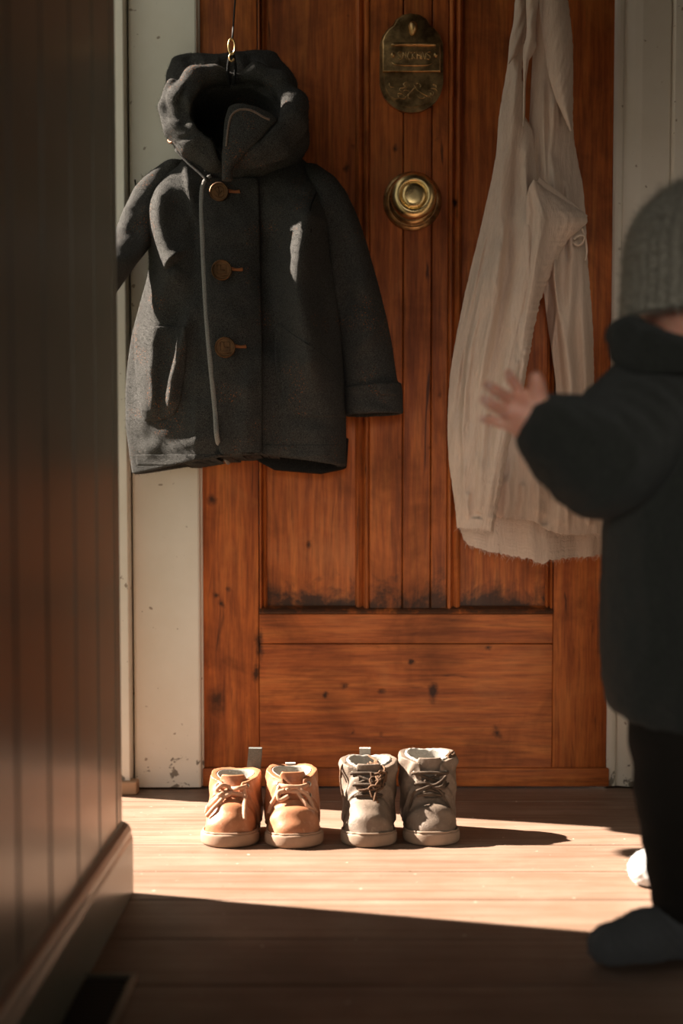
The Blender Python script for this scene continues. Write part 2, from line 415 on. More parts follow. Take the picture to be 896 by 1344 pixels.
def mk_brass(name, c1, c2, rough, bs=0.3):
    nt = NT(name); w = nt.coord((1, 1, 1), False)
    b = nt.noise(w, 45, 5, 0.65); f = nt.noise(w, 260, 3, 0.6)
    col = nt.mix(nt.ramp(b, [(0.35, 1.0), (0.62, 0.0)]), c1, c2)
    return nt.set(color=col, rough=nt.math('ADD', nt.math('MULTIPLY', b, 0.25), rough), metal=1.0, normal=nt.bump(nt.math('ADD', b, f), bs, 0.0006))
M_BRASS = mk_brass('aged_brass', (0.74, 0.48, 0.22), (0.27, 0.165, 0.075), 0.25, 0.18)
M_KNOB = mk_brass('polished_brass', (0.98, 0.74, 0.36), (0.85, 0.58, 0.26), 0.17, 0.10)
def mk_wool(name, dark, light, speck=None, bs=0.9, sheen=0.25, sc=1.0):
    nt = NT(name); w = nt.coord((1, 1, 1), False)
    a = nt.noise(w, 900 * sc, 3, 0.7); b = nt.noise(w, 320 * sc, 4, 0.7); c = nt.noise(w, 40, 3, 0.6)
    col = nt.ramp(a, [(0.35, dark), (0.68, light)])
    if speck:
        m = nt.math('MULTIPLY', nt.ramp(nt.noise(w, 420, 2, 0.5), [(0.62, 0.0), (0.68, 1.0)]), nt.ramp(nt.noise(w, 14, 3, 0.5), [(0.56, 0.0), (0.64, 0.8)]))
        col = nt.mix(m, col, speck)
    nb = nt.bump(nt.math('ADD', a, b), bs, 0.0022)
    return nt.set(color=col, rough=0.95, normal=nb, sheen=sheen, sheenr=0.5, spec=0.1)

# ================================================================== ROOM
XW = -0.292                                         # face of the panelled wall on the left
YE = 1.875                                          # where that wall ends
# floor: boards running left-right, seams where the photo shows them
seams = [3.2, 2.72, 2.47, G(300, 1109).y, G(300, 1144).y, G(300, 1181).y, G(300, 1232).y, G(300, 1293).y]
y = seams[-1]
while y > -1.6: y -= 0.16; seams.append(y)
m = MB(); nf_ = []; rb_ = random.Random(12)
for i in range(len(seams) - 1):
    g = 0.0011 if i not in (3, 4) else 0.0005
    m.box(-0.52, 1.05, seams[i + 1] + g, seams[i] - g, -0.03, 0.0, 0.0018, 1)
    nf_ = nf_ + [rb_.random()] * (len(m.f) - len(nf_))
fl = m.build('floor', M_FLOOR); fl['kind'] = 'structure'
at_ = fl.data.attributes.new('board', 'FLOAT', 'FACE'); at_.data.foreach_set('value', nf_)
tag(MB().box(-0.52, 1.05, -1.7, 2.9, -0.06, -0.0305).build('trim_1', mk_simple('subfloor', (0.03, 0.02, 0.012), 0.9)), None, kind='structure')

# left wall: vertical tongue-and-groove boards with a bead at the free end
def wall_left():
    y0 = -1.6; pr = []                               # profile in plan: (y, x)
    edges = [YE - 0.030]
    gy = [G_ for G_ in (1.83, 1.70, 1.56, 1.41)]
    while gy[-1] > y0 + 0.2: gy.append(gy[-1] - 0.14)
    pts = [(YE, XW - 0.004), (YE - 0.003, XW), (YE - 0.016, XW), (YE - 0.018, XW - 0.003), (YE - 0.021, XW)]
    for g in gy:
        pts += [(g + 0.006, XW), (g + 0.002, XW - 0.0024), (g - 0.002, XW - 0.0024), (g - 0.006, XW)]
    pts.append((y0, XW)); pts += [(y0, XW - 0.12), (YE, XW - 0.12)]
    v = []; f = []; n = len(pts)
    for z in (0.0, 2.5):
        for (yy, xx) in pts: v.append((xx, yy, z))
    for i in range(n): f.append((i, (i + 1) % n, n + (i + 1) % n, n + i))
    f.append(tuple(range(n))[::-1]); f.append(tuple(n + i for i in range(n)))
    o = mesh_obj('wall_left', v, f, M_WALL, None, False)
    b = bmesh.new(); b.from_mesh(o.data); bmesh.ops.recalc_face_normals(b, faces=b.faces[:]); b.to_mesh(o.data); b.free()
    return tag(o, None, kind='structure')
wall_left()
# baseboard with a rounded cap
m = MB(); prof = [(0, 0), (0.014, 0), (0.014, 0.074), (0.012, 0.080), (0.012, 0.086), (0.0085, 0.0925), (0.003, 0.096), (0, 0.097)]
v = []; f = []; n = len(prof)
for yy in (-1.6, YE - 0.001):
    for (dx, z) in prof: v.append((XW + dx, yy, z))
for i in range(n): f.append((i, (i + 1) % n, n + (i + 1) % n, n + i))
f.append(tuple(range(n))[::-1]); f.append(tuple(n + i for i in range(n)))
bb = mesh_obj('baseboard_left', v, f, M_WALL, None, False); bb['kind'] = 'structure'

# door wall with its casings; the door leaf fills the gap between
XL, XR = P(266, 900, D).x, P(799, 900, D).x          # door leaf edges
ZT = 1.96
W1 = MB(); W1.box(-0.50, XL - 0.002, 2.622, 2.74, 0, 2.5); W1.box(XR + 0.002, 1.05, 2.622, 2.74, 0, 2.5); W1.box(XL - 0.002, XR + 0.002, 2.622, 2.74, ZT + 0.002, 2.5)
tag(W1.build('wall_back', M_PLAIN), None, kind='structure')
# jamb of the tall opening on the left
jx0, jx1 = -0.50, P(180, 1030, 2.56).x
tag(MB().box(jx0, jx1 - 0.010, 2.540, 2.62, 0, 2.2, 0.002).build('trim_2', M_CASE), None, kind='structure')
tag(MB().box(jx0, jx1 + 0.004, 2.525, 2.56, 0, 0.024, 0.003).build('trim_3', mk_simple('worn_sill_wood', (0.40, 0.25, 0.15), 0.6)), None, kind='structure')
tag(MB().box(jx0, -0.40, YE, 2.62, 2.2, 2.5).build('wall_left.001', M_PLAIN), None, kind='structure')
def casing(name, x0, x1, mould):
    """plan profile extruded upward; mould: list of (x fraction, depth)"""
    pts = [(x0, 2.622)] + [(x0 + (x1 - x0) * a, 2.622 - d) for a, d in mould] + [(x1, 2.622)]
    nz = 60; v = []; f = []; n = len(pts)
    for k in range(nz + 1):
        z = 0.004 + 2.196 * k / nz
        for (xx, yy) in pts:
            v.append((xx, yy, z))
    for k in range(nz):
        for i in range(n): f.append((k * n + i, k * n + (i + 1) % n, (k + 1) * n + (i + 1) % n, (k + 1) * n + i))
    f.append(tuple(range(n))[::-1]); f.append(tuple(nz * n + i for i in range(n)))
    o = mesh_obj(name, v, f, M_CASE, None, False)
    b = bmesh.new(); b.from_mesh(o.data); bmesh.ops.recalc_face_normals(b, faces=b.faces[:]); b.to_mesh(o.data); b.free()
    return tag(o, None, kind='structure')
casing('trim_4', P(175, 900, 2.58).x, P(266, 900, 2.58).x, [(0, 0.035), (0.02, 0.042), (0.05, 0.044), (0.94, 0.044), (0.965, 0.042), (0.975, 0.030), (1.0, 0.028)])
casing('trim_5', P(799, 900, 2.58).x, P(925, 900, 2.58).x, [(0, 0.026), (0.02, 0.030), (0.05, 0.032), (0.08, 0.032), (0.10, 0.028), (0.20, 0.036), (0.27, 0.040), (0.55, 0.041), (0.57, 0.036), (0.60, 0.045), (0.9, 0.052), (0.97, 0.052), (1.0, 0.046)])
tag(MB().box(P(175, 0, 2.58).x, P(925, 0, 2.58).x, 2.575, 2.6215, ZT, ZT + 0.10, 0.004).build('trim_6', M_CASE), None, kind='structure')
XRW = 0.80
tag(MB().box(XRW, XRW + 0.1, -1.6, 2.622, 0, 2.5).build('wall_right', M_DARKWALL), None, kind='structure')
tag(MB().box(XRW - 0.014, XRW, -1.6, 2.57, 0, 0.10, 0.003).build('baseboard_right', M_WALL), None, kind='structure')
wf = MB(); wx0, wx1, wz0, wz1 = -0.29, 0.33, 0.47, 1.13
wf.box(XW - 0.12, wx0, -1.7, -1.6, 0, 2.5); wf.box(wx1, XRW + 0.1, -1.7, -1.6, 0, 2.5); wf.box(wx0, wx1, -1.7, -1.6, 0, wz0); wf.box(wx0, wx1, -1.7, -1.6, wz1, 2.5)
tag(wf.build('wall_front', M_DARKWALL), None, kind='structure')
wn = MB(); e_ = .03
wn.box(wx0, wx0 + e_, -1.67, -1.61, wz0, wz1, .003); wn.box(wx1 - e_, wx1, -1.67, -1.61, wz0, wz1, .003); wn.box(wx0 + e_, wx1 - e_, -1.67, -1.61, wz0, wz0 + e_, .003); wn.box(wx0 + e_, wx1 - e_, -1.67, -1.61, wz1 - e_, wz1, .003)
wn.box(wx0 + e_, wx1 - e_, -1.66, -1.62, (wz0 + wz1) / 2 - .012, (wz0 + wz1) / 2 + .012, .003)
tag(wn.build('fill_window_1', M_CASE), None, kind='structure')  # unseen window frame, added to hold the fill lamp
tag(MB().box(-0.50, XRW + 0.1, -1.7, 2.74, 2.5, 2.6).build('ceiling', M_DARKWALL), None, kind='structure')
# outdoors beyond the opening
nt = NT('outdoor_ground'); w = nt.coord((1, 1, 1), False)
M_OUT = nt.set(color=nt.ramp(nt.noise(w, 3, 5, 0.6), [(0.3, (0.030, 0.036, 0.018)), (0.7, (0.055, 0.060, 0.032))]), rough=0.9)
tag(MB().box(-14, -0.53, -8, 14, -0.25, -0.12).build('ground', M_OUT), None, kind='structure')

# ------------------------------------------------------------------ the door
def pz(v, Y=D): return P(448, v, Y).z
def pxx(u, v=700, Y=D): return P(u, v, Y).x
door = empty('door_1', (0, D, 0)); tag(door, 'old reddish-brown panelled wooden door with worn varnish', kind='structure')
OD = (0, D, 0)
zb = 0.006; z_rail0, z_rail1 = pz(1006), pz(806)
YF = D                                               # face of stiles and rails
for nm, a, b in (('stile', XL, pxx(339)), ('stile', pxx(727), XR)):
    MB().box(a, b, YF, YF + 0.045, zb, ZT, 0.002).build(nm, M_DZ, door, origin=OD, ang=40)
# bottom rail: two boards with a fine joint between
zj = pz(845)
r = MB(); r.box(pxx(339) + 0.0006, pxx(727) - 0.0006, YF + 0.001, YF + 0.045, zb, zj - 0.0006, 0.0012, 1); r.box(pxx(339) + 0.0006, pxx(727) - 0.0006, YF + 0.001, YF + 0.045, zj + 0.0006, z_rail1, 0.0012, 1)
r.build('bottom_rail', M_DX, door, origin=OD, ang=40)
MB().box(XL, XR, YF - 0.012, YF - 0.0005, 0.003, z_rail0 - 0.001, 0.003).build('kick_board', M_DX, door, origin=OD, ang=40)
MB().box(pxx(339), pxx(727), YF, YF + 0.045, ZT - 0.13, ZT, 0.002).build('top_rail', M_DX, door, origin=OD, ang=40)
# ledge moulding along the top of the bottom rail
def mould_h(x0, x1, z, hgt, name='ledge_moulding'):
    pts = [(0.020, 0), (-0.004, 0.0), (-0.006, 0.004), (-0.003, 0.008), (0.004, hgt * 0.75), (0.012, hgt), (0.020, hgt)]
    v = []; f = []; n = len(pts)
    for xx in (x0, x1):
        for (dy, dz) in pts: v.append((xx, YF + dy, z + dz))
    for i in range(n): f.append((i, (i + 1) % n, n + (i + 1) % n, n + i))
    f.append(tuple(range(n))[::-1]); f.append(tuple(n + i for i in range(n)))
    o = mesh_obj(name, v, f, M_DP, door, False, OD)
    b = bmesh.new(); b.from_mesh(o.data); bmesh.ops.recalc_face_normals(b, faces=b.faces[:]); b.to_mesh(o.data); b.free()
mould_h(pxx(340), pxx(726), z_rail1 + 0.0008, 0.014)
zp0, zp1 = z_rail1 + 0.003, ZT - 0.12
def vmould(u0, u1, inv=False):
    a, b = pxx(u0), pxx(u1); w = b - a
    pts = [(0, 0.020), (0, 0.004), (0.10, 0.0005), (0.22, 0.0), (0.34, 0.005), (0.42, 0.011), (0.55, 0.008), (0.75, 0.004), (0.90, 0.007), (1.0, 0.014), (1.0, 0.020)]
    if inv: pts = [(1 - p, q) for p, q in pts][::-1]
    v = []; f = []; n = len(pts)
    for zz in (zp0, zp1):
        for (t, dy) in pts: v.append((a + w * t, YF + dy, zz))
    for i in range(n): f.append((i, (i + 1) % n, n + (i + 1) % n, n + i))
    f.append(tuple(range(n))[::-1]); f.append(tuple(n + i for i in range(n)))
    o = mesh_obj('panel_moulding', v, f, M_DZ, door, False, OD)
    bq = bmesh.new(); bq.from_mesh(o.data); bmesh.ops.recalc_face_normals(bq, faces=bq.faces[:]); bq.to_mesh(o.data); bq.free()
vmould(340, 350); vmould(466, 484, True); vmould(587, 605); vmould(717, 726, True)
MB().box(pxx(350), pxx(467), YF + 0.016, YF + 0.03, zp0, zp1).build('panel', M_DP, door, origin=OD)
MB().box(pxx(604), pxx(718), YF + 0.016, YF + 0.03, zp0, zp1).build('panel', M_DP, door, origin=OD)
mm = MB()                                            # centre boards with the narrow cracks between them
for a, b in ((484, 528), (528, 565), (565, 587)): mm.box(pxx(a) + 0.0007, pxx(b) - 0.0007, YF + 0.003, YF + 0.03, zp0, zp1, 0.0018, 1)
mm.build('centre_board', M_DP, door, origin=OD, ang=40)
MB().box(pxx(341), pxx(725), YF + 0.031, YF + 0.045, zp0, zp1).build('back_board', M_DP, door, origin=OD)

# door knob
kc = P(541, 264, D); Mk = Matrix.Translation(Vector((kc.x, D + 0.003, kc.z)) - Vector(OD)) @ Matrix.Rotation(R_(90), 4, 'X')
s_ = 1 / 718.0
kn = MB().lathe([(0, -.002), (37.5 * s_, -.002), (38 * s_, .002), (37 * s_, .005), (34 * s_, .0075), (32.5 * s_, .0065), (31 * s_, .0065), (30 * s_, .010), (26 * s_, .0135), (18 * s_, .015), (15 * s_, .016), (0, .016)], Mk, 72).build('door_knob', M_BRASS, door, smooth=True, ang=50)
kn['label'] = 'round brass doorknob with a bright polished face'
MB().lathe([(0, .010), (12 * s_, .012), (12 * s_, .026), (17 * s_, .030), (26 * s_, .034), (29 * s_, .040), (29.5 * s_, .045), (28 * s_, .050), (24 * s_, .0545), (20.5 * s_, .0565), (18.5 * s_, .0562), (17.5 * s_, .0535), (16.2 * s_, .0528), (15.4 * s_, .0545), (14 * s_, .0565), (10 * s_, .0575), (5 * s_, .0578), (0.2 * s_, .0578)], Mk, 72).build('knob_grip', M_KNOB, kn, smooth=True, ang=60)

# brass letter plate
def lp(u, v): p = P(u, v, D); return (p.x, p.z)
half = [(541, 19), (551, 21), (560, 27), (564, 35), (571, 40), (577, 48), (580, 56)]
top = [(2 * 539.5 - a, b) for a, b in reversed(half)] + half[1:]
low = [(581, 60), (581, 110)] + [(539.5 + 41.5 * math.cos(t), 108 + 41 * math.sin(t)) for t in np.linspace(0.1, math.pi - 0.1, 19)] + [(498, 110), (498, 60)]
def scl(poly, s, cx=539.5, cy=84): return [(cx + (a - cx) * s, cy + (b - cy) * s) for a, b in poly]
plate = MB().prism([lp(*q) for q in (top + low)][::-1], D - 0.006, D + 0.004, 0.0030, 3).build('letter_plate', M_BRASS, door, origin=OD, ang=50)
plate['label'] = 'tarnished brass letter plate with an arched top'
# lower recessed field with rim, ornament
arc = [(539.5 + 35 * math.cos(t), 107 + 35 * math.sin(t)) for t in np.linspace(0, math.pi, 21)]
MB().prism([lp(*q) for q in ([(504.5, 98), (574.5, 98)] + arc)], D - 0.0088, D - 0.0050, 0.0022, 2).build('lower_field', M_BRASS, plate, origin=OD, ang=50)
# flap: the shouldered upper leaf
fl_poly = [(539.5 + (a - 539.5) * 0.955, b + 1.5) for a, b in top] + [(577.5, 60), (577.5, 97), (501.5, 97), (501.5, 60)]
flap = MB().prism([lp(*q) for q in fl_poly][::-1], D - 0.0135, D - 0.005, 0.0026, 3).build('letter_flap', M_BRASS, plate, origin=OD, ang=50)
orn = MB()
def lp3(u, v, dy): p = P(u, v, D); return (p.x, D - dy - (.003 if v < 98 else .0026), p.z)
orn.tube([lp3(514, 63, .0105), lp3(517, 62, .0125), (lp3(541, 61.5, .0128)), lp3(567, 62, .0125), lp3(570, 63, .0105)], [.002, .0032, .0034, .0032, .002], 10, 3)
orn.tube([lp3(514, 85, .010), lp3(520, 88, .0115), lp3(545, 89, .0118), lp3(562, 88, .0115), lp3(566, 84, .010)], [.001, .0016, .0018, .0016, .001], 8, 3)
orn.tube([lp3(541, 34, .0100), lp3(541, 37, .0130), lp3(541.5, 42, .0125), lp3(540, 50, .0105)], [.0045, .0078, .0072, .0025], 14, 3)
for u in (515, 571):
    orn.tube([lp3(u, 73, .0095), lp3(u, 75.5, .0122), lp3(u, 78, .0100)], [.0025, .0042, .0025], 10, 2)
orn.build('flap_ribs', M_BRASS, plate, smooth=True, origin=OD)
# raised lettering, worn past reading: M C K H N S with ornament below
let = MB(); rr_ = random.Random(3)
GL = {'S': [[(1, 0), (0.2, 0.05), (0, 0.3), (1, 0.65), (0.8, 1), (0, 0.95)]], 'M': [[(0, 1), (0.1, 0), (0.5, 0.6), (0.9, 0), (1, 1)]], 'C': [[(1, 0.1), (0.4, 0), (0, 0.5), (0.4, 1), (1, 0.9)]],
      'K': [[(0, 0), (0, 1)], [(0.9, 0), (0.1, 0.5), (1, 1)]], 'H': [[(0, 0), (0, 1)], [(1, 0), (1, 1)], [(0, 0.5), (1, 0.5)]], 'N': [[(0, 1), (0, 0), (1, 1), (1, 0)]]}
for i, ch in enumerate('SMCKHNS'):
    u0 = 521.5 + i * 6.3
    for st in GL[ch]:
        let.tube([lp3(u0 + 4.4 * a + (1 - b) * 0.8, 71 + 9.5 * b + rr_.uniform(-.3, .3), .0110) for a, b in st], .00115, 6, 3)
let.build('raised_lettering', M_BRASS, plate, smooth=True, origin=OD)
orn2 = MB()
for i in range(16):
    u = 511 + 57 * rr_.random(); v_ = 112 + 18 * rr_.random(); a = rr_.uniform(0, 6.28)
    orn2.tube([lp3(u + 5 * math.cos(a + t * 2.2) * (0.3 + t), v_ + 3.4 * math.sin(a + t * 2.4) * (0.3 + t), .0066) for t in np.linspace(0, 1.3, 6)], [.0005, .0009, .0011, .0011, .0009, .0004], 6, 2)
orn2.tube([lp3(533, 128, .0066), lp3(541, 120, .0072), lp3(549, 112, .0068)], [.0008, .0013, .0008], 6, 2)
orn2.tube([lp3(543, 112, .0066), lp3(547, 120, .0072), lp3(560, 128, .0068)], [.0008, .0013, .0008], 6, 2)
orn2.build('scroll_relief', M_BRASS, plate, smooth=True, origin=OD)

# ================================================================== THE COAT
YC = 2.46                                            # the plane its outline is measured in
def PC(u, v, Y=YC): return P(u, v, Y)
def interp_rows(rows, v, col): 
    r = np.array([[a[0], a[col]] for a in rows], dtype=float); return np.interp(v, r[:, 0], r[:, 1]).astype(np.float32)
def smooth_rows(rows, n=8):                          # Catmull-Rom through the rows so outlines stay soft
    r = np.array(rows, dtype=float); out = []
    for i in range(len(r) - 1):
        p0, p1, p2, p3 = r[max(i - 1, 0)], r[i], r[i + 1], r[min(i + 2, len(r) - 1)]
        for j in range(n):
            t = j / n; q = 0.5 * (2 * p1 + (p2 - p0) * t + (2 * p0 - 5 * p1 + 4 * p2 - p3) * t * t + (3 * p1 - p0 - 3 * p2 + p3) * t ** 3)
            q[0] = p1[0] + (p2[0] - p1[0]) * t; out.append(q)
    out.append(r[-1]); return out
def row_body(fd, rows, disp=None, p=2.5, q=2.3, vtop=None, vbot=None, k=0.0, cut=False, yc_plane=None, inset=0.0, kt=0.012):
    """rows: (v, left px, right px, half depth m, centre Y). Adds the lofted body to the field."""
    rows = smooth_rows(rows); Yp = yc_plane or YC
    X, Y, Z = fd.grid(); X2 = X[:, 0, :]; Z2 = Z[0]
    u, v = PX(X2, Yp, Z2)
    L, R, hd, yc = [interp_rows(rows, v, i) for i in (1, 2, 3, 4)]
    s = Yp / FPX
    c = (L + R) / 2; hw = np.maximum((R - L) / 2 * s - inset, 0.004); hd = np.maximum(hd - inset, 0.004)
    un = np.abs((u - c) * s / hw); dp = disp(u, v) if disp else 0.0
    A = un ** p; dp = dp + np.zeros_like(hd)
    hf = np.maximum(hd + dp, 0.012)
    dY = Y - yc[:, None, :]; yn = np.where(dY < 0, dY / hf[:, None, :], dY / hd[:, None, :])
    f = ((A[:, None, :] + np.abs(yn) ** q) ** (2.0 / (p + q)) - 1) * np.minimum(hd, hw)[:, None, :]
    ends = []
    if vtop is None and not cut: vtop = rows[0][0]
    if vtop is not None: ends.append((((vtop(u) if callable(vtop) else vtop) - v) * s)[:, None, :] + 0 * Y)
    if vbot is not None:
        vb = vbot(u) if callable(vbot) else vbot; ends.append(((v - vb) * s)[:, None, :] + 0 * Y)
    for e in ends: f = -smin(-f, -e, kt)
    fd.F = (-smin(-fd.F, f, k) if cut else smin(fd.F, f.astype(np.float32), k)).astype(np.float32)
    return fd
class Front:
    """front-surface map of a field, sampled at photo pixels"""
    def __init__(s, fd):
        s.a = fd.front(); s.fd = fd
        m = np.isnan(s.a); s.a = np.where(m, np.nanmax(s.a), s.a)
    def at(s, x, z):
        fx = np.clip((x - s.fd.ax[0][0]) / s.fd.h, 0, s.a.shape[0] - 1.001); fz = np.clip((z - s.fd.ax[2][0]) / s.fd.h, 0, s.a.shape[1] - 1.001)
        i = np.floor(fx).astype(int); k = np.floor(fz).astype(int); a = fx - i; b = fz - k
        return (s.a[i, k] * (1 - a) * (1 - b) + s.a[i + 1, k] * a * (1 - b) + s.a[i, k + 1] * (1 - a) * b + s.a[i + 1, k + 1] * a * b)
    def px(s, u, v):
        """world point on the surface seen at photo pixel (u, v)"""
        u = np.asarray(u, float); v = np.asarray(v, float); Y = np.full(np.broadcast(u, v).shape, YC)
        for _ in range(5):
            d = (u - 448) / FPX; e = -(v - CY) / FPX; yy = math.cos(TH) + e * math.sin(TH); zz = -math.sin(TH) + e * math.cos(TH); t = Y / yy
            x, z = d * t, CH + zz * t; Y = s.at(x, z)
        return np.stack([x + 0 * Y, Y, z + 0 * Y], -1)
def patch(fr, rows, off, nu=40, nv=60, round_=0.12, name='patch', mat=None, parent=None, origin=None, wob=0.0):
    """a layer of cloth lying on the surface: rows (v, left, right)"""
    r = np.array(smooth_rows(rows)); v = np.linspace(r[0, 0], r[-1, 0], nv); L = np.interp(v, r[:, 0], r[:, 1]); Rr = np.interp(v, r[:, 0], r[:, 2])
    t = np.linspace(0, 1, nu); U = L[:, None] + (Rr - L)[:, None] * t[None]; V = np.repeat(v[:, None], nu, 1)
    pts = fr.px(U, V)
    def edge(a): return np.sqrt(np.clip(1 - (1 - np.clip(a / round_, 0, 1)) ** 2, 0, 1))
    tw = np.minimum(np.minimum(t, 1 - t)[None] * np.ones((nv, 1)) * (Rr - L)[:, None] / 12, 1); tv = np.minimum(np.linspace(0, 1, nv), np.linspace(1, 0, nv))[:, None] * (v[-1] - v[0]) / 12
    e = edge(np.minimum(tw, np.minimum(tv, 1)) * round_ * 4)
    F_ = pts.copy(); F_[..., 1] -= off * e - 0.0004
    B_ = pts.copy(); B_[..., 1] += 0.003
    Vv = np.concatenate([F_.reshape(-1, 3), B_.reshape(-1, 3)]); n = nu * nv
    i, j = np.meshgrid(np.arange(nv - 1), np.arange(nu - 1), indexing='ij'); a = (i * nu + j).ravel()
    Q = [np.stack([a, a + nu, a + nu + 1, a + 1], 1), np.stack([a + 1, a + nu + 1, a + nu, a], 1) + n]
    def skirt(ids, fl):
        ids = np.array(ids); q = np.stack([ids[:-1], ids[1:], ids[1:] + n, ids[:-1] + n], 1); return q[:, ::-1] if fl else q
    Q += [skirt(range(nu), False), skirt(range((nv - 1) * nu, nv * nu), True), skirt(range(0, n, nu), True), skirt(range(nu - 1, n, nu), False)]
    return Vv, np.concatenate(Q)

M_WOOL = mk_wool('charcoal_wool', (0.010, 0.010, 0.0098), (0.125, 0.120, 0.112), (0.35, 0.12, 0.035), sheen=0.0)
M_WOOLD = mk_wool('dark_wool_lining', (0.006, 0.006, 0.006), (0.03, 0.03, 0.03), sheen=0.0)
M_LEATH = mk_simple('tan_leather_edging', (0.30, 0.10, 0.03), 0.6)
M_BUTTON = mk_brass('coppery_button', (0.17, 0.085, 0.04), (0.07, 0.04, 0.022), 0.36)
cb = P(300, 610, 2.5); COAT = (cb.x, 2.52, cb.z)
coat = empty('hooded_coat', COAT)
tag(coat, "child's charcoal wool hooded coat hanging on the door, three round buttons", 'coat')

torso_rows = [(190, 244, 388, .026, 2.520), (204, 226, 402, .040, 2.516), (228, 206, 414, .052, 2.508), (245, 197, 424, .060, 2.503), (275, 189, 434, .068, 2.497), (310, 190, 438, .073, 2.492), (350, 192, 442, .077, 2.488), (395, 181, 446, .082, 2.485),
              (440, 170, 450, .086, 2.482), (500, 163, 453, .088, 2.480), (560, 163, 454, .089, 2.480), (600, 168, 454, .088, 2.480), (632, 172, 454, .088, 2.480)]
folds = [
 ([(206, 236), (208, 300), (220, 340), (232, 354)], .052, 18, 0.75),
 ([(186, 300), (196, 345), (203, 362)], -.012, 10),
 ([(232, 350), (216, 372), (206, 400), (200, 450), (196, 520), (192, 575)], .036, 21, 0.85),
 ([(238, 205), (248, 245), (257, 290)], .011, 9, 0.5),
 ([(258, 235), (258, 300), (262, 420), (272, 520)], -.010, 12),
 ([(236, 400), (250, 470), (258, 560)], -.007, 14),
 ([(251, 415), (241, 468), (230, 505), (226, 545)], .022, 10, 0.6),
 ([(206, 440), (203, 490), (206, 540)], .007, 8, 0.6),
 ([(228, 560), (205, 585), (196, 600)], .007, 12),
 ([(355, 290), (352, 360), (358, 420), (372, 470)], -.014, 16),
 ([(412, 262), (405, 300), (396, 340), (392, 380), (398, 420), (408, 470), (418, 520)], .054, 24, 0.8),
 ([(440, 300), (430, 380), (440, 450), (452, 500)], -.012, 16),
 ([(400, 262), (412, 235), (420, 225)], .006, 12),
 ([(334, 480), (328, 540), (330, 590)], .010, 17, 0.7),
 ([(372, 520), (378, 570), (372, 600)], .006, 14),
 ([(300, 205), (305, 260), (306, 420)], -.014, 42), ([(350, 300), (345, 400), (348, 480)], -.014, 30),
 ([(180, 585), (215, 592), (270, 580)], .004, 8),
 ([(420, 560), (424, 605)], .006, 14)]
_nz = np.random.default_rng(3)
def lowfreq(u, v, amp, wl, seed):                    # gentle irregular waviness of thick cloth
    g = np.random.default_rng(seed); out = 0
    for _ in range(7):
        a = g.uniform(0, 6.28); k = 6.28 / (wl * g.uniform(0.6, 1.6)); out = out + np.sin(u * k * math.cos(a) + v * k * math.sin(a) + g.uniform(0, 6.28))
    return (amp / 3.5 * out).astype(np.float32)
def TILT(u, v):
    lo_ = np.interp(u, [165, 262, 345, 455], [-.004, -.006, -.020, .040]); hi_ = np.interp(u, [165, 200, 235, 262, 345, 370, 455], [-.055, -.036, -.008, .009, -.010, -.020, .044])
    t = np.clip((v - 270) / 130, 0, 1); t = t * t * (3 - 2 * t); return ((lo_ * (1 - t) + hi_ * t) * np.clip((v - 200) / 60, 0, 1)).astype(np.float32)
def disp_t(u, v): return TILT(u, v).astype(np.float32) + strokes(u, v, folds) + lowfreq(u, v, .0024, 60, 5) + lowfreq(u, v, .0005, 22, 8)
def hem_v(u): return np.interp(u, [160, 178, 215, 250, 285, 292, 340, 400, 454], [622, 622, 615, 609, 604, 602, 598, 605, 613]).astype(np.float32)
lo = PC(150, 640, 2.35); hi = PC(470, 190, 2.35)
H_ = 0.0021
ft = Field((PC(150, 400, YC).x - .012, 2.315, PC(300, 640, YC).z - .012), (PC(470, 400, YC).x + .01, 2.592, PC(300, 190, YC).z), H_)
row_body(ft, torso_rows, disp_t, 2.15, 2.2, vtop=None, vbot=hem_v, kt=0.004)
row_body(ft, torso_rows, disp_t, 2.15, 2.2, k=0.0, cut=True, inset=0.009)
def cut_neck(X, Y, Z): return ell_sdf(X, Y, Z, tuple(PC(312, 190, 2.50)), (.07, .045, .045))
ft.op(cut_neck, cut=True)
# keep the back panel a little longer than the front at the hem: trim only the front
frT = Front(ft)
ft_o = ft.build('coat_body', M_WOOL, coat, COAT, relax=1, fuzz=42000, flen=0.0035, fwid=0.00016, dens=lambda c, n: (n[:, 1] < 0.35) * (c[:, 1] < 2.55) + 0.02)
# back hem seen below the front on the right
bh = Field((PC(330, 0, 2.53).x, 2.50, PC(0, 640, 2.53).z), (PC(462, 0, 2.53).x, 2.575, PC(0, 575, 2.53).z), 0.0018)
row_body(bh, [(560, 333, 458, .030, 2.530), (600, 335, 456, .032, 2.530), (640, 340, 452, .030, 2.530)], lambda u, v: lowfreq(u, v, .002, 30, 4), 2.4, 2.2, vbot=lambda u: np.interp(u, [335, 360, 420, 452], [604, 617, 622, 616]), kt=.004, yc_plane=2.53)
bh.build('back_hem', M_WOOLD, coat, COAT)

def add_patch(name, rows, off, mat=M_WOOL, nu=40, nv=70, fuzz=3000, fr=None):
    V, Q = patch(fr or frT, rows, off, nu, nv)
    if fuzz: V, Q = add_fuzz(V, Q, fuzz, .003, .00016, lambda c, n: n[:, 1] < 0.6)
    o = mesh_obj(name, V, Q, mat, coat, True, COAT)
    b = bmesh.new(); b.from_mesh(o.data); bmesh.ops.recalc_face_normals(b, faces=b.faces[:]) if not fuzz else None; b.to_mesh(o.data); b.free()
    return o
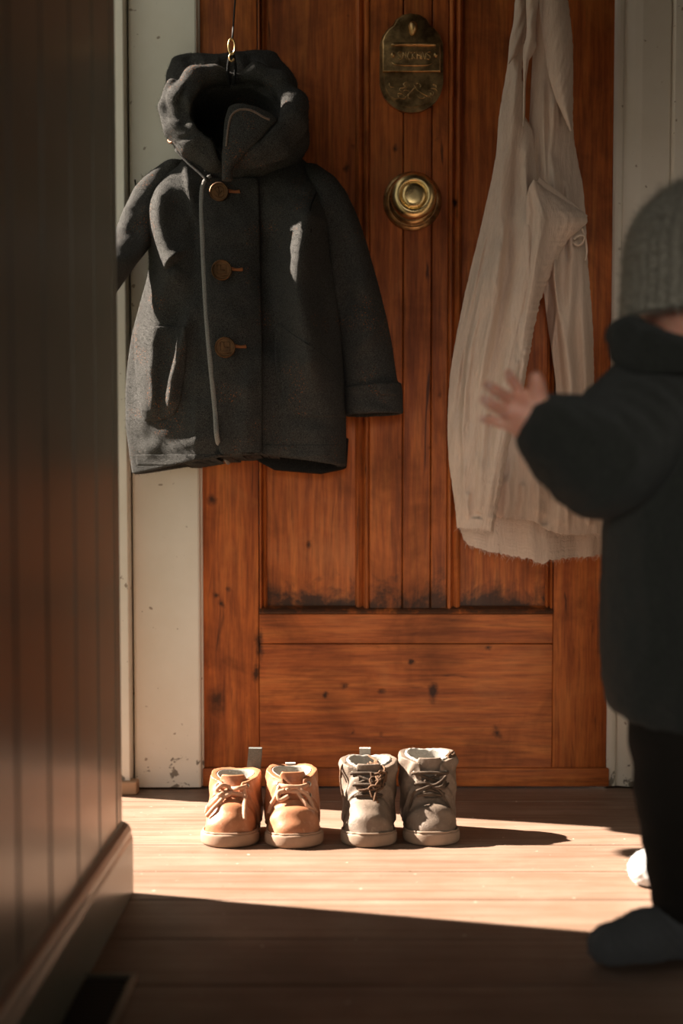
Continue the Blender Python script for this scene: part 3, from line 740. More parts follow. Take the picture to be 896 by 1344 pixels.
# placket: the right front closes over the left, with a folded edge
add_patch('button_placket', [(232, 276, 338), (240, 268, 340), (260, 264.5, 341), (300, 265.5, 342), (350, 268, 343), (400, 271, 344), (450, 275, 345), (500, 280, 345), (550, 284, 345), (590, 287, 344), (603, 292, 343)], .0075, nu=60, nv=150, fuzz=9000)
edge = frT.px(np.array([276, 268, 264.5, 264.5, 266.5, 269, 272.5, 277, 282, 285.5, 289]), np.array([232, 240, 255, 290, 340, 390, 440, 490, 540, 580, 603]))
mb = MB(); mb.tube([(p[0] + .0008, p[1] - .0048, p[2]) for p in edge], .0042, 10, 6)
mb.build('placket_edge', mk_wool('placket_edge_highlight', (0.16, 0.15, 0.14), (0.42, 0.40, 0.37)), coat, smooth=True, origin=COAT)  # paler than the coat: the edge's highlight is put into the wool colour
# hem bands with a stitched line
add_patch('front_hem_band', [(596, 177, 284), (604, 178, 286), (611, 179, 252)], .0016, nu=80, nv=16, fuzz=2500)
add_patch('front_hem_band', [(583, 345, 452), (592, 344, 452), (601, 344, 453)], .0016, nu=80, nv=16, fuzz=1200)
# patch pockets
add_patch('pocket', [(428, 176, 244), (450, 176, 246), (480, 177, 244), (510, 179, 240), (530, 182, 236), (545, 185, 228), (553, 190, 210)], .0035, nu=60, nv=90)
add_patch('pocket', [(424, 364, 368), (436, 361, 381), (450, 360, 402), (465, 360, 424), (480, 361, 440), (492, 363, 449), (515, 369, 452), (533, 378, 453), (543, 388, 454), (548, 400, 453)], .0038, nu=70, nv=110)
# seams as fine rolled cords
def seam(pts, rad=.0013, off=.0005, name='seam', fr=None, mat=None):
    a = (fr or frT).px(np.array([p[0] for p in pts], float), np.array([p[1] for p in pts], float))
    return MB().tube([(p[0], p[1] - off, p[2]) for p in a], rad, 6, 5).build(name, mat or M_WOOLD, coat, smooth=True, origin=COAT)
seam([(177, 236), (182, 262), (190, 290), (199, 312)], .0016)
seam([(339, 255), (341, 330), (343, 420), (344, 500), (344, 585)], .0010, .0)
seam([(424, 232), (414, 255), (407, 275), (408, 305)], .0013)

# buttons with their worn-orange buttonholes
bc = [(288, 254), (291.5, 356), (296, 457)]
for i, (u, v) in enumerate(bc):
    p = frT.px(np.array([u]), np.array([v]))[0]; c = Vector(p) - Vector(COAT); c.y -= 0.0115
    Mb = Matrix.Translation(c) @ Matrix.Rotation(R_(90), 4, 'X') @ Matrix.Rotation(R_([-4, 3, 0][i]), 4, 'Y')
    rb = [12.6, 13.2, 13.2][i] / 757
    bt = MB().lathe([(0, -.0015), (rb * .9, -.0015), (rb, 0), (rb, .0016), (rb * .93, .0028), (rb * .84, .0026), (rb * .80, .0016), (rb * .5, .0012), (0.0001, .0012)], Mb, 40).build('button', M_BUTTON, coat, smooth=True, ang=45)
    cr = MB()                                        # moulded crest on the button face
    def bp(a, b, h=.0018): return Mb @ Vector((a * rb, -b * rb, h))
    if i == 0:
        for st in ([(-.5, -.3), (-.1, -.55), (.4, -.4), (.5, .1)], [(-.5, .2), (-.2, .5), (.3, .5), (.5, .3)], [(-.3, -.1), (0, .2), (.3, -.1)], [(-.1, -.5), (0, 0), (-.1, .5)]):
            cr.tube([bp(*q) for q in st], .0006, 6, 4)
    else:
        for st in ([(-.45, -.5), (-.45, .35), (.45, .35), (.45, -.5), (-.45, -.5)], [(-.1, -.5), (-.1, 0), (.35, 0)], [(-.55, .52), (0, .6), (.55, .52)]):
            cr.tube([bp(*q) for q in st], .0006, 6, 1)
    cr.build('button_crest', M_BUTTON, bt, smooth=True)
    bh_ = MB(); q0 = [(u + 11, v - 3), (u + 20, v - 1.5), (u + 27, v - 2)]
    a = frT.px(np.array([q[0] for q in q0], float), np.array([q[1] + 0.5 for q in q0], float))
    bh_.tube([(t[0], t[1] - .0078, t[2]) for t in a], [.0034, .0024, .0032], 8, 4, flat=1)
    bh_.build('buttonhole', M_LEATH, coat, smooth=True, origin=COAT)

# sleeves
sr = [(198, 392, 404, .012, 2.515), (210, 394, 420, .024, 2.512), (226, 398, 440, .036, 2.506), (245, 402, 454, .046, 2.502), (280, 408, 470, .050, 2.498), (320, 418, 483, .050, 2.496), (370, 428, 497, .050, 2.492), (430, 438, 511, .050, 2.488), (480, 446, 519, .049, 2.485), (510, 449, 523, .048, 2.484), (545, 452, 527, .048, 2.484)]
sf = [([(420, 260), (428, 320), (440, 400)], .006, 12), ([(470, 300), (478, 380), (490, 470)], .006, 14), ([(452, 380), (470, 400), (500, 405)], -.005, 9), ([(455, 300), (450, 350), (455, 420)], -.006, 9), ([(500, 420), (480, 450), (462, 470)], .005, 8)]
fs = Field((PC(392, 0, 2.45).x, 2.42, PC(0, 560, 2.45).z), (PC(545, 0, 2.5).x, 2.56, PC(0, 205, 2.45).z), 0.0021)
row_body(fs, sr, lambda u, v: strokes(u, v, sf) + lowfreq(u, v, .003, 40, 15), 2.2, 2.2, vbot=lambda u: np.interp(u, [450, 528], [541, 537]), kt=.004)
row_body(fs, [r for r in sr], None, 2.2, 2.2, cut=True, inset=0.010, vtop=495, kt=0.002)
frS = Front(fs)
fs.build('sleeve', M_WOOL, coat, COAT, fuzz=9000, flen=.003, fwid=.00016)
cf = Field((PC(436, 0, 2.45).x, 2.42, PC(0, 560, 2.45).z), (PC(545, 0, 2.5).x, 2.56, PC(0, 480, 2.45).z), 0.0018)
cr_ = [(485, 447, 522, .053, 2.484), (500, 447, 527, .054, 2.484), (520, 449, 529, .054, 2.484), (550, 452, 530, .054, 2.484)]
row_body(cf, cr_, lambda u, v: lowfreq(u, v, .002, 25, 9), 2.2, 2.2, vtop=lambda u: np.interp(u, [447, 527], [508, 501]), vbot=lambda u: np.interp(u, [447, 527], [545, 542]), kt=.004)
row_body(cf, cr_, None, 2.2, 2.2, cut=True, inset=0.008, vtop=515, kt=0.002)
frF = Front(cf)
cuff = cf.build('cuff', M_WOOL, coat, COAT, fuzz=3000, flen=.003, fwid=.00016)
add_patch('cuff_tab', [(497, 494, 521), (505, 493, 524), (514, 494, 525), (520, 499, 521)], .006, nu=24, nv=20, fuzz=500, fr=frF)
sl = [(194, 226, 240, .012, 2.515), (206, 208, 238, .022, 2.510), (222, 186, 232, .032, 2.514), (240, 170, 216, .036, 2.512), (270, 157, 206, .037, 2.506), (310, 143, 200, .036, 2.480), (350, 120, 182, .036, 2.428), (400, 94, 154, .034, 2.395), (450, 70, 130, .034, 2.375), (500, 53, 114, .034, 2.370), (540, 44, 106, .034, 2.370)]
slf = [([(176, 300), (186, 330), (190, 350)], -.006, 9), ([(165, 250), (160, 330), (140, 420)], .006, 14)]
fL = Field((PC(30, 0, 2.45).x, 2.315, PC(0, 560, 2.45).z), (PC(240, 0, 2.5).x, 2.56, PC(0, 200, 2.45).z), 0.0022)
row_body(fL, sl, lambda u, v: strokes(u, v, slf) + lowfreq(u, v, .003, 40, 25), 2.2, 2.2, vbot=538, kt=.004)
row_body(fL, sl, None, 2.2, 2.2, cut=True, inset=0.010, vtop=480, kt=0.002)
fL.build('sleeve', M_WOOL, coat, COAT, fuzz=9000, flen=.003, fwid=.00016)

# hood: a soft bag pinched at the hanging loop, its opening slumped forward in a thick roll
hr = [(46, 222, 358, .012, 2.535), (54, 218, 366, .022, 2.532), (75, 214, 378, .036, 2.525), (100, 211, 388, .048, 2.515), (130, 211, 396, .060, 2.505), (160, 216, 403, .066, 2.500), (185, 226, 405, .064, 2.500), (205, 244, 396, .056, 2.502), (222, 262, 372, .046, 2.505), (236, 270, 352, .036, 2.505)]
fh = Field((PC(200, 0, 2.42).x - .004, 2.375, PC(0, 245, 2.42).z), (PC(418, 0, 2.5).x, 2.575, PC(0, 40, 2.5).z), 0.0019)
hf = [([(222, 62), (222, 100)], .006, 8), ([(300, 75), (305, 130)], -.012, 12), ([(262, 78), (288, 72)], .010, 9), ([(330, 60), (352, 85), (372, 110)], .006, 9), ([(240, 60), (258, 90)], -.008, 9), ([(318, 62), (345, 100)], -.006, 8)]
row_body(fh, hr, lambda u, v: strokes(u, v, hf) + lowfreq(u, v, .004, 34, 31), 2.3, 2.2, kt=.004, vtop=lambda u: np.interp(u, [215, 240, 300, 330, 360, 385], [60, 57, 56, 50, 49, 62]))
# rolled rim (a thick soft tube around the face opening)
rim = [((304, 104), .009, 2.452), ((282, 98), .014, 2.444), ((254, 106), .021, 2.432), ((238, 136), .027, 2.424), ((240, 165), .026, 2.420), ((256, 188), .026, 2.416), ((280, 204), .024, 2.415), ((306, 208), .018, 2.420), ((334, 200), .024, 2.420), ((360, 184), .028, 2.424), ((382, 160), .027, 2.430), ((387, 134), .021, 2.436), ((368, 108), .017, 2.446), ((336, 94), .013, 2.452), ((304, 104), .009, 2.452)]
rp = [tuple(PC(u, v, y)) for (u, v), r, y in rim]
fh.chain(rp, [r * 0.92 for _, r, _ in rim], k=0.016)
# second fold inside the left of the roll
fold2 = [((262, 118), .010, 2.418), ((252, 140), .013, 2.405), ((258, 165), .012, 2.402), ((275, 184), .011, 2.402), ((296, 194), .008, 2.405)]
fh.chain([tuple(PC(u, v, y)) for (u, v), r, y in fold2], [r for _, r, _ in fold2], k=0.007)
fold3 = [((226, 110), .010, 2.432), ((217, 140), .013, 2.428), ((226, 172), .012, 2.422), ((244, 196), .010, 2.416)]
fh.chain([tuple(PC(u, v, y)) for (u, v), r, y in fold3], [r for _, r, _ in fold3], k=0.007)
fold4 = [((392, 176), .010, 2.428), ((372, 196), .012, 2.420), ((345, 210), .010, 2.416), ((322, 218), .007, 2.42)]
fh.chain([tuple(PC(u, v, y)) for (u, v), r, y in fold4], [r for _, r, _ in fold4], k=0.006)
# grooves cut between the folds
def groove(fd, pts, rad, k=0.006):
    q = [tuple(PC(u, v, y)) for u, v, y in pts]
    for i in range(len(q) - 1): fd.cone(q[i], q[i + 1], rad, rad, k, cut=True)
groove(fh, [(247, 108, 2.402), (236, 130, 2.396), (240, 160, 2.392)], .005)
groove(fh, [(262, 100, 2.405), (268, 118, 2.40), (262, 135, 2.392)], .005)
groove(fh, [(212, 150, 2.405), (232, 152, 2.392), (250, 148, 2.386)], .004)
groove(fh, [(226, 186, 2.400), (246, 180, 2.388), (262, 172, 2.382)], .004)
groove(fh, [(285, 222, 2.392), (276, 206, 2.386), (272, 194, 2.384)], .004)
groove(fh, [(352, 88, 2.43), (372, 104, 2.414), (392, 128, 2.404)], .005)
groove(fh, [(395, 150, 2.398), (378, 168, 2.394), (352, 190, 2.388), (326, 204, 2.388)], .004)
_X, _Y, _Z = fh.grid(); _u, _v = PX(_X[:, 0, :], 2.43, _Z[0]); fh.F -= lowfreq(_u, _v, .0026, 60, 77)[:, None, :]
# the dark hollow
fh.op(lambda X, Y, Z: ell_sdf(X, Y, Z, tuple(PC(308, 150, 2.425)), (.072, .115, .058)), cut=True, k=0.012)
fh.op(lambda X, Y, Z: ell_sdf(X, Y, Z, tuple(PC(300, 190, 2.40)), (.022, .05, .03)), cut=True, k=0.01)
frH = Front(fh)
hood = fh.build('hood', M_WOOL, coat, COAT, fuzz=26000, flen=.0033, fwid=.00016, dens=lambda c, n: (n[:, 1] < 0.4) + 0.02)
# collar stand folded up inside the hood opening
fc = Field((PC(285, 0, 2.38).x, 2.365, PC(0, 235, 2.38).z), (PC(375, 0, 2.46).x, 2.47, PC(0, 130, 2.46).z), 0.0013)
crow = [(137, 306, 322, .003, 2.412), (141, 300, 338, .0055, 2.410), (150, 297, 356, .006, 2.408), (158, 295, 364, .006, 2.406), (172, 294, 352, .006, 2.402), (190, 293, 338, .006, 2.398), (210, 292, 318, .006, 2.396), (226, 292, 306, .005, 2.398)]
row_body(fc, crow, lambda u, v: strokes(u, v, [([(300, 215), (302, 150), (315, 142)], .004, 6), ([(330, 150), (318, 190)], -.004, 10)]) + lowfreq(u, v, .0012, 18, 3), 2.6, 2.0, kt=.003, yc_plane=2.41)
frC = Front(fc); fc.build('collar_flap', M_WOOL, coat, COAT, fuzz=2500, flen=.0028, fwid=.00016)
ed_ = frC.px(np.array([297., 299, 302, 307, 315, 326, 336, 346, 354]), np.array([192., 172, 156, 148, 144, 144, 148, 154, 157]))
mb = MB(); mb.tube([(q[0], q[1] - .0005, q[2]) for q in ed_], .0019, 8, 4)
mb.build('flap_edging', mk_wool('flap_edge_highlight', (0.12, 0.08, 0.06), (0.30, 0.20, 0.15)), coat, smooth=True, origin=COAT)  # brown flap edge, its lit rim put into the colour as paler wool
# neck seam between hood and body
mb = MB(); nk = [(231, 196), (246, 212), (262, 226), (272, 236)]
mb.tube([tuple(PC(u, v, 2.425 + 0.0004 * (272 - u if u < 272 else 0))) for u, v in nk], .0032, 8, 4); mb.build('neck_seam', M_WOOL, coat, smooth=True, origin=COAT)
mb = MB(); lp_ = [(231, 183, 2.412), (224, 187, 2.420), (221, 184, 2.425)]
mb.tube([tuple(PC(*q)) for q in lp_], .0022, 8, 4); mb.build('leather_tab', M_LEATH, coat, smooth=True, origin=COAT)
# hanging loop of the coat
mb = MB(); mb.tube([tuple(PC(u, v, y)) for u, v, y in ((301, 112, 2.440), (299, 92, 2.434), (301, 76, 2.434), (304, 69, 2.434), (307, 76, 2.434), (309, 92, 2.434), (306, 112, 2.440))], .0024, 8, 4)
mb.build('hanging_loop', M_WOOLD, coat, smooth=True, origin=COAT)

# brass hook on a cord from a pin higher on the door
hk = P(304, 60, 2.43); hz = P(305, -55, 2.56).z
HK = (hk.x, 2.598, hz)
hook = empty('hanging_hook', HK); tag(hook, 'small brass ring hook on a dark cord above the coat hood', 'hook')
mb = MB(); mb.lathe([(0, 0), (.006, 0), (.006, .004), (.003, .006), (.003, .030), (.006, .032), (.006, .036), (0.0001, .038)], Matrix.Translation((0, .002, 0)) @ Matrix.Rotation(R_(90), 4, 'X'), 20)
mb.build('pin', M_BRASS, hook, smooth=True, ang=40)
mb = MB(); mb.tube([(hk.x, 2.570, hz - .0), (hk.x, 2.563, hz - .02), (hk.x + .001, 2.50, (hz + P(304, 52, 2.43).z) / 2), tuple(P(305, 50, 2.43))], .0016, 8, 4)
mb.build('cord', mk_simple('dark_cord', (0.02, 0.016, 0.012), 0.8), hook, smooth=True, origin=HK)
mb = MB(); ring = []
for a in np.linspace(0, 2 * math.pi, 21):
    ring.append(tuple(Vector(P(304, 61, 2.43)) + Vector((.0052 * math.sin(a), .002 * math.sin(a), .0125 * math.cos(a)))))
mb.tube(ring, .0018, 8, 2); mb.build('ring', M_KNOB, hook, smooth=True, origin=HK)
mb = MB(); mb.tube([tuple(P(u, v, 2.428)) for u, v in ((303, 71), (301, 74), (302, 79), (305, 80), (307, 77))], .0018, 8, 4); mb.build('hook_claw', M_BRASS, hook, smooth=True, origin=HK)

# ================================================================== THE DRESS
def mk_gauze(name, c, tr=0.16):
    nt = NT(name); w = nt.coord((1, 1, 1), False); v = nt.coord((1, 1, 0.16), False)
    a = nt.noise(v, 330, 4, 0.6, 0.4); b = nt.noise(w, 1100, 2, 0.6); c3 = nt.noise(v, 60, 3, 0.6)
    col = nt.mix(nt.ramp(a, [(0.35, 0.35), (0.6, 0.0)]), c, tuple(x * y for x, y in zip(c, (0.80, 0.76, 0.72))))
    nb = nt.bump(nt.math('ADD', nt.math('ADD', a, nt.math('MULTIPLY', b, 0.5)), nt.math('MULTIPLY', c3, 1.5)), 0.65, 0.0022)
    nt.set(color=col, rough=0.9, normal=nb, spec=0.15)
    t = nt.n('ShaderNodeBsdfTranslucent'); nt.l(col, t.inputs[0]); nt.l(nb, t.inputs['Normal'])
    mx = nt.n('ShaderNodeMixShader'); mx.inputs[0].default_value = tr; nt.l(nt.b.outputs[0], mx.inputs[1]); nt.l(t.outputs[0], mx.inputs[2])
    nt.l(mx.outputs[0], nt.t.nodes['Material Output'].inputs['Surface']); return nt.m
M_GAUZE = mk_gauze('linen_gauze', (0.84, 0.675, 0.56))
dr0 = P(700, 640, 2.5); DRS = (dr0.x, 2.5, dr0.z)
dress = empty('cotton_dress', DRS)
tag(dress, 'pale beige crinkled cotton dress with a frayed hem hanging on the door', 'dress')
def sheet(name, rows, depth, fr_l=0.0, fr_r=0.0, fr_b=0.0, nu=120, nv=260, thick=0.0011, hem=None, seed=1, mat=None, threads=0):
    """cloth sheet: rows (v, left px, right px); depth(u, v, t, s) -> Y; s, t in 0..1; hem(u): lowest row"""
    g = np.random.default_rng(seed); r = np.array(smooth_rows(rows)); s = np.linspace(0, 1, nv); t = np.linspace(0, 1, nu)
    v = r[0, 0] + (r[-1, 0] - r[0, 0]) * s; L = np.interp(v, r[:, 0], r[:, 1]); Rr = np.interp(v, r[:, 0], r[:, 2])
    def rough(n, a): 
        x = g.normal(0, 1, n); x = np.convolve(x, np.ones(3) / 3, 'same'); return a * x
    L = L + rough(nv, fr_l); Rr = Rr + rough(nv, fr_r)
    U = L[:, None] + (Rr - L)[:, None] * t[None]; V = np.repeat(v[:, None], nu, 1)
    if hem is not None:
        hv = hem(U[-1]) + rough(nu, fr_b); V = r[0, 0] + (hv[None] - r[0, 0]) * s[:, None] ** 1.0
    elif fr_b: V = V + rough(nu, fr_b)[None] * s[:, None] ** 12
    Y = depth(U, V, t[None] + 0 * U, s[:, None] + 0 * U)
    d = (U - 448) / FPX; e = -(V - CY) / FPX; yy = math.cos(TH) + e * math.sin(TH); zz = -math.sin(TH) + e * math.cos(TH); tt = Y / yy
    F_ = np.stack([d * tt, Y, CH + zz * tt], -1)
    du = np.gradient(F_, axis=1); dv_ = np.gradient(F_, axis=0); n_ = np.cross(du, dv_); n_ /= np.maximum(np.linalg.norm(n_, axis=-1), 1e-9)[..., None]
    n_ = np.where(n_[..., 1:2] > 0, -n_, n_); B_ = F_ - n_ * thick
    n = nu * nv; Vv = np.concatenate([F_.reshape(-1, 3), B_.reshape(-1, 3)])
    i, j = np.meshgrid(np.arange(nv - 1), np.arange(nu - 1), indexing='ij'); a = (i * nu + j).ravel()
    Q = [np.stack([a, a + nu, a + nu + 1, a + 1], 1), np.stack([a + 1, a + nu + 1, a + nu, a], 1) + n]
    def skirt(ids, fl):
        ids = np.array(ids); q = np.stack([ids[:-1], ids[1:], ids[1:] + n, ids[:-1] + n], 1); return q[:, ::-1] if fl else q
    Q += [skirt(range(nu), False), skirt(range((nv - 1) * nu, nv * nu), True), skirt(range(0, n, nu), True), skirt(range(nu - 1, n, nu), False)]
    Q = np.concatenate(Q)
    if threads:                                      # loose threads along the hem
        idx = (nv - 1) * nu + g.integers(0, nu, threads); base = Vv[idx] + g.normal(0, .0008, (threads, 3)); ln = .002 + .007 * g.random((threads, 1)) ** 2.5
        dr = np.concatenate([g.normal(0, .6, (threads, 1)), g.normal(0, .4, (threads, 1)), -np.ones((threads, 1))], 1); sd_ = np.array([.00022, 0, 0])
        mid = base + dr * ln * .5; tip = mid + (dr + g.normal(0, .7, (threads, 3))) * ln * .5
        k = len(Vv); Vv = np.concatenate([Vv, base - sd_, base + sd_, mid + sd_, mid - sd_, tip + sd_ * .5, tip - sd_ * .5]); i = np.arange(threads); m_ = threads
        Q = np.concatenate([Q, np.stack([k + i, k + m_ + i, k + 2 * m_ + i, k + 3 * m_ + i], 1), np.stack([k + 3 * m_ + i, k + 2 * m_ + i, k + 4 * m_ + i, k + 5 * m_ + i], 1)])
    return mesh_obj(name, Vv, Q, mat or M_GAUZE, dress, True, DRS)
def crinkle(u, v, amp, wl, seed, slant=0.0):
    g = np.random.default_rng(seed); out = 0
    for _ in range(9):
        k = 6.28 / (wl * g.uniform(0.5, 1.8)); out = out + np.sin((u + slant * v) * k + 1.8 * np.sin(v * g.uniform(.006, .02) + g.uniform(0, 6)) + g.uniform(0, 6.28)) * (0.6 + 0.4 * np.sin(v * g.uniform(.01, .03) + g.uniform(0, 6)))
    return amp * out / 3.0
def rand_folds(n, seed, v0, v1, uL, uR, conv=(705, -60), amp=.004, wd=(2.5, 8)):
    g = np.random.default_rng(seed); out = []
    for _ in range(n):
        a = g.uniform(v0, v1); ln = g.uniform(60, 260); b = min(a + ln, v1); f = g.random(); pts = []
        for k in range(6):
            v = a + (b - a) * k / 5; pts.append((uL(v) + (uR(v) - uL(v)) * (f + g.normal(0, .012)), v))
        out.append((pts, amp * g.choice([-1, 1, 1]) * g.uniform(.35, 1), g.uniform(*wd), g.uniform(.5, 1.6)))
    return out
# under layer
def dS3(u, v, t, s): return 2.565 - .006 * np.sin(t * 14) - crinkle(u, v, .003, 26, 3) - .03 * np.sin(np.pi * t) * np.clip((v - 300) / 400, 0, 1)
sheet('under_layer', [(575, 610, 782), (600, 603, 786), (640, 601, 792), (690, 602, 793), (715, 607, 793)], dS3, 1, 1, 1.4, hem=lambda u: np.interp(u, [600, 615, 640, 665, 700, 712, 722, 755, 793], [698, 716, 724, 728, 735, 741, 735, 732, 728]), threads=260, seed=4, nu=160)
# back right panel
st2 = [([(742, 240), (752, 330), (745, 450), (760, 600)], .016, 8), ([(722, 330), (735, 420), (745, 520), (752, 600)], .016, 7, 0.6), ([(708, 385), (708, 470), (712, 560), (716, 640)], -.030, 12, 1.2),
       ([(762, 300), (766, 420), (772, 560)], .010, 7), ([(728, 120), (722, 200), (728, 260)], .010, 5), ([(712, 110), (714, 200), (716, 240)], .008, 4), ([(735, 440), (742, 520)], -.008, 6), ([(700, 600), (712, 680)], .009, 9), ([(680, 600), (684, 690)], -.007, 9), ([(740, 620), (735, 690)], .008, 10)]
st2 += rand_folds(34, 12, 60, 690, lambda v: np.interp(v, [0, 200, 400, 700], [700, 695, 690, 645]), lambda v: np.interp(v, [0, 250, 450, 700], [745, 764, 778, 794]), amp=.008)
def dS2(u, v, t, s):
    base = 2.535 - .018 * np.sin(np.pi * np.clip(t, 0, 1)) - strokes(u, v, st2) - crinkle(u, v, .0006, 13, 11) * np.clip(v / 500, .5, 1)
    return base
sheet('back_panel', [(-75, 706, 730), (-30, 704, 738), (0, 702, 745), (50, 700, 751), (110, 697, 752), (170, 694, 752), (205, 690, 757), (240, 690, 764), (280, 690, 768), (330, 696, 770), (390, 712, 775), (430, 717, 778), (480, 724, 779), (530, 729, 780), (552, 722, 782), (575, 660, 785), (600, 640, 789), (660, 638, 795), (700, 640, 795)],
      dS2, 0, .4, 1.0, nu=200, nv=420, hem=lambda u: np.interp(u, [640, 665, 690, 705, 715, 735, 760, 795], [678, 681, 682, 686, 694, 701, 703, 700]), threads=300, seed=5)
# front left panel, its right edge curling forward
st1 = [([(703, 300), (688, 400), (676, 500), (664, 580), (657, 640), (655, 690)], .034, 15, 1.5, 1), ([(664, 150), (655, 300), (640, 420), (620, 560), (612, 660)], .010, 14), ([(678, 180), (672, 300), (655, 450), (640, 600)], -.008, 10),
       ([(640, 330), (615, 470), (600, 600)], .008, 12), ([(627, 480), (618, 600), (628, 680)], -.006, 10), ([(690, 180), (690, 260), (683, 340)], .007, 6)]
st1 += rand_folds(40, 13, 40, 680, lambda v: np.interp(v, [0, 150, 310, 440, 530, 700], [676, 656, 630, 600, 590, 600]), lambda v: np.interp(v, [0, 150, 400, 530, 700], [692, 690, 700, 678, 650]), amp=.0065)
def dS1(u, v, t, s):
    b = 2.515 - .022 * np.sin(np.pi * np.clip(t * .95 + .05, 0, 1)) * np.clip(v / 400, .3, 1) - strokes(u, v, st1) - crinkle(u, v, .0006, 17, 21, .25) - crinkle(u, v, .0003, 5, 22, .25)
    return b + .03 * np.clip(t - .93, 0, 1) / .07 * .5
sheet('front_panel', [(-75, 694, 712), (-30, 684, 704), (0, 677, 694), (30, 675, 692), (60, 669, 688), (90, 665, 685), (120, 660, 687), (150, 655, 688), (170, 653, 700), (200, 651, 705), (235, 645, 709), (270, 637, 711), (310, 628, 712), (370, 614, 711), (400, 607, 704), (440, 599, 695), (490, 591, 688), (530, 588, 680), (570, 587, 670), (610, 589, 663), (640, 593, 657), (670, 597, 652), (694, 599, 648)],
      dS1, .2, .7, 1.2, nu=170, nv=420, hem=lambda u: np.interp(u, [599, 612, 630, 640, 648], [692, 694, 695, 698, 697]), threads=220, seed=6)
# bodice flap with the curved neckline
stB = rand_folds(22, 14, 240, 520, lambda v: 690 - (v - 240) * .07, lambda v: np.interp(v, [240, 290, 350, 520], [715, 768, 728, 686]), amp=.0045, wd=(2.5, 6)) + [([(712, 262), (706, 330), (696, 420), (686, 500)], .010, 7)]
def dB(u, v, t, s): return 2.478 - .020 * np.sin(np.pi * t * .8 + .3) + .030 * t - strokes(u, v, stB) - crinkle(u, v, .0005, 18, 31, -.5)
sheet('bodice', [(236, 699, 706), (246, 694, 720), (258, 691, 738), (272, 690, 756), (284, 690, 769), (292, 690, 770), (302, 690, 760), (312, 690, 748), (326, 689, 738), (345, 688, 729), (370, 686, 718), (395, 683, 709), (430, 680, 701), (470, 676, 694), (510, 672, 687), (540, 668, 680)], dB, 0, .8, .4, nu=110, nv=240, seed=7)
# stitched neckline band
def band(pts, w, y, nm, rad=.0016):
    a = [tuple(P(u, v, y + (u - 700) * .00042)) for u, v in pts]; m = MB(); m.tube(a, w, 12, 6, flat=.22, up=(0, -1, 0)); return m.build(nm, M_GAUZE, dress, smooth=True, origin=DRS)
nb_ = [(706, 236), (718, 246), (734, 258), (752, 272), (769, 286)]
band(nb_, [.0052, .0058, .006, .0062, .0045], 2.4795, 'neckline_band')
for off in (3.5, -3.5):
    m = MB(); pts = [P(u, v + off, 2.4780 + (u - 700) * .00042) for u, v in nb_]; q = []
    for i in range(len(pts) - 1):
        for k in range(9): q.append(pts[i].lerp(pts[i + 1], k / 9))
    for i in range(0, len(q) - 1, 1): m.tube([q[i].lerp(q[i + 1], .15), q[i].lerp(q[i + 1], .5) + Vector((0, -.0007, 0)), q[i].lerp(q[i + 1], .75)], .0005, 5, 1)
    m.build('stitching', M_GAUZE, dress, smooth=True, origin=DRS)
# straps
def dT(c, a=.006, sd=41): return lambda u, v, t, s: c - a * np.sin(np.pi * t) - crinkle(u, v, .0009, 11, sd, .4)
sheet('strap', [(-75, 704, 722), (-20, 692, 712), (0, 690, 707), (30, 691, 703), (50, 690, 703), (60, 687, 704), (70, 686, 700), (80, 686, 694), (110, 686.5, 690), (140, 686, 689.2), (155, 686, 688.6), (166, 686.2, 687.4)], dT(2.487), nu=40, nv=200, seed=8)
sheet('strap', [(-75, 712, 728), (-20, 708, 742), (0, 707, 744), (30, 710, 749), (60, 714, 751), (100, 720, 752), (130, 729, 751), (155, 740, 750.5), (172, 748.5, 750)], dT(2.500, .010, 42), nu=60, nv=200, seed=9)
sheet('strap', [(-75, 700, 706), (-20, 684, 692), (0, 676, 690), (15, 674.5, 690), (32, 673, 689), (50, 669, 686), (70, 667, 680), (84, 666.5, 668)], dT(2.503, .004, 43), nu=40, nv=120, seed=10)
m = MB(); m.tube([tuple(P(u, v, 2.487)) for u, v in ((752, 318), (758, 322), (765, 318), (767, 310), (760, 309), (753, 314))], .0022, 8, 4, flat=.6); m.tube([tuple(P(u, v, 2.489)) for u, v in ((764, 300), (768, 312), (770, 330), (768, 342))], .0018, 8, 4, flat=.6)
m.build('waist_tie', M_GAUZE, dress, smooth=True, origin=DRS)
# the hook that carries it, just above the frame
hp = P(716, -72, 2.52)
dh = empty('coat_hook', (hp.x, 2.60, hp.z)); tag(dh, 'dark brass hook screwed to the door above the hanging dress', 'hook')
m = MB(); m.lathe([(0, 0), (.013, 0), (.013, .003), (.010, .006), (.0001, .007)], Matrix.Translation((hp.x, 2.603, hp.z)) @ Matrix.Rotation(R_(90), 4, 'X'), 24); m.build('rosette', M_BRASS, dh, smooth=True, origin=(hp.x, 2.6, hp.z), ang=40)
m = MB(); m.tube([(hp.x, 2.598, hp.z), (hp.x, 2.57, hp.z - .006), (hp.x, 2.52, hp.z - .010), (hp.x, 2.478, hp.z - .002), (hp.x, 2.47, hp.z + .018)], [.005, .004, .004, .004, .005], 12, 4); m.build('prong', M_BRASS, dh, smooth=True, origin=(hp.x, 2.6, hp.z))

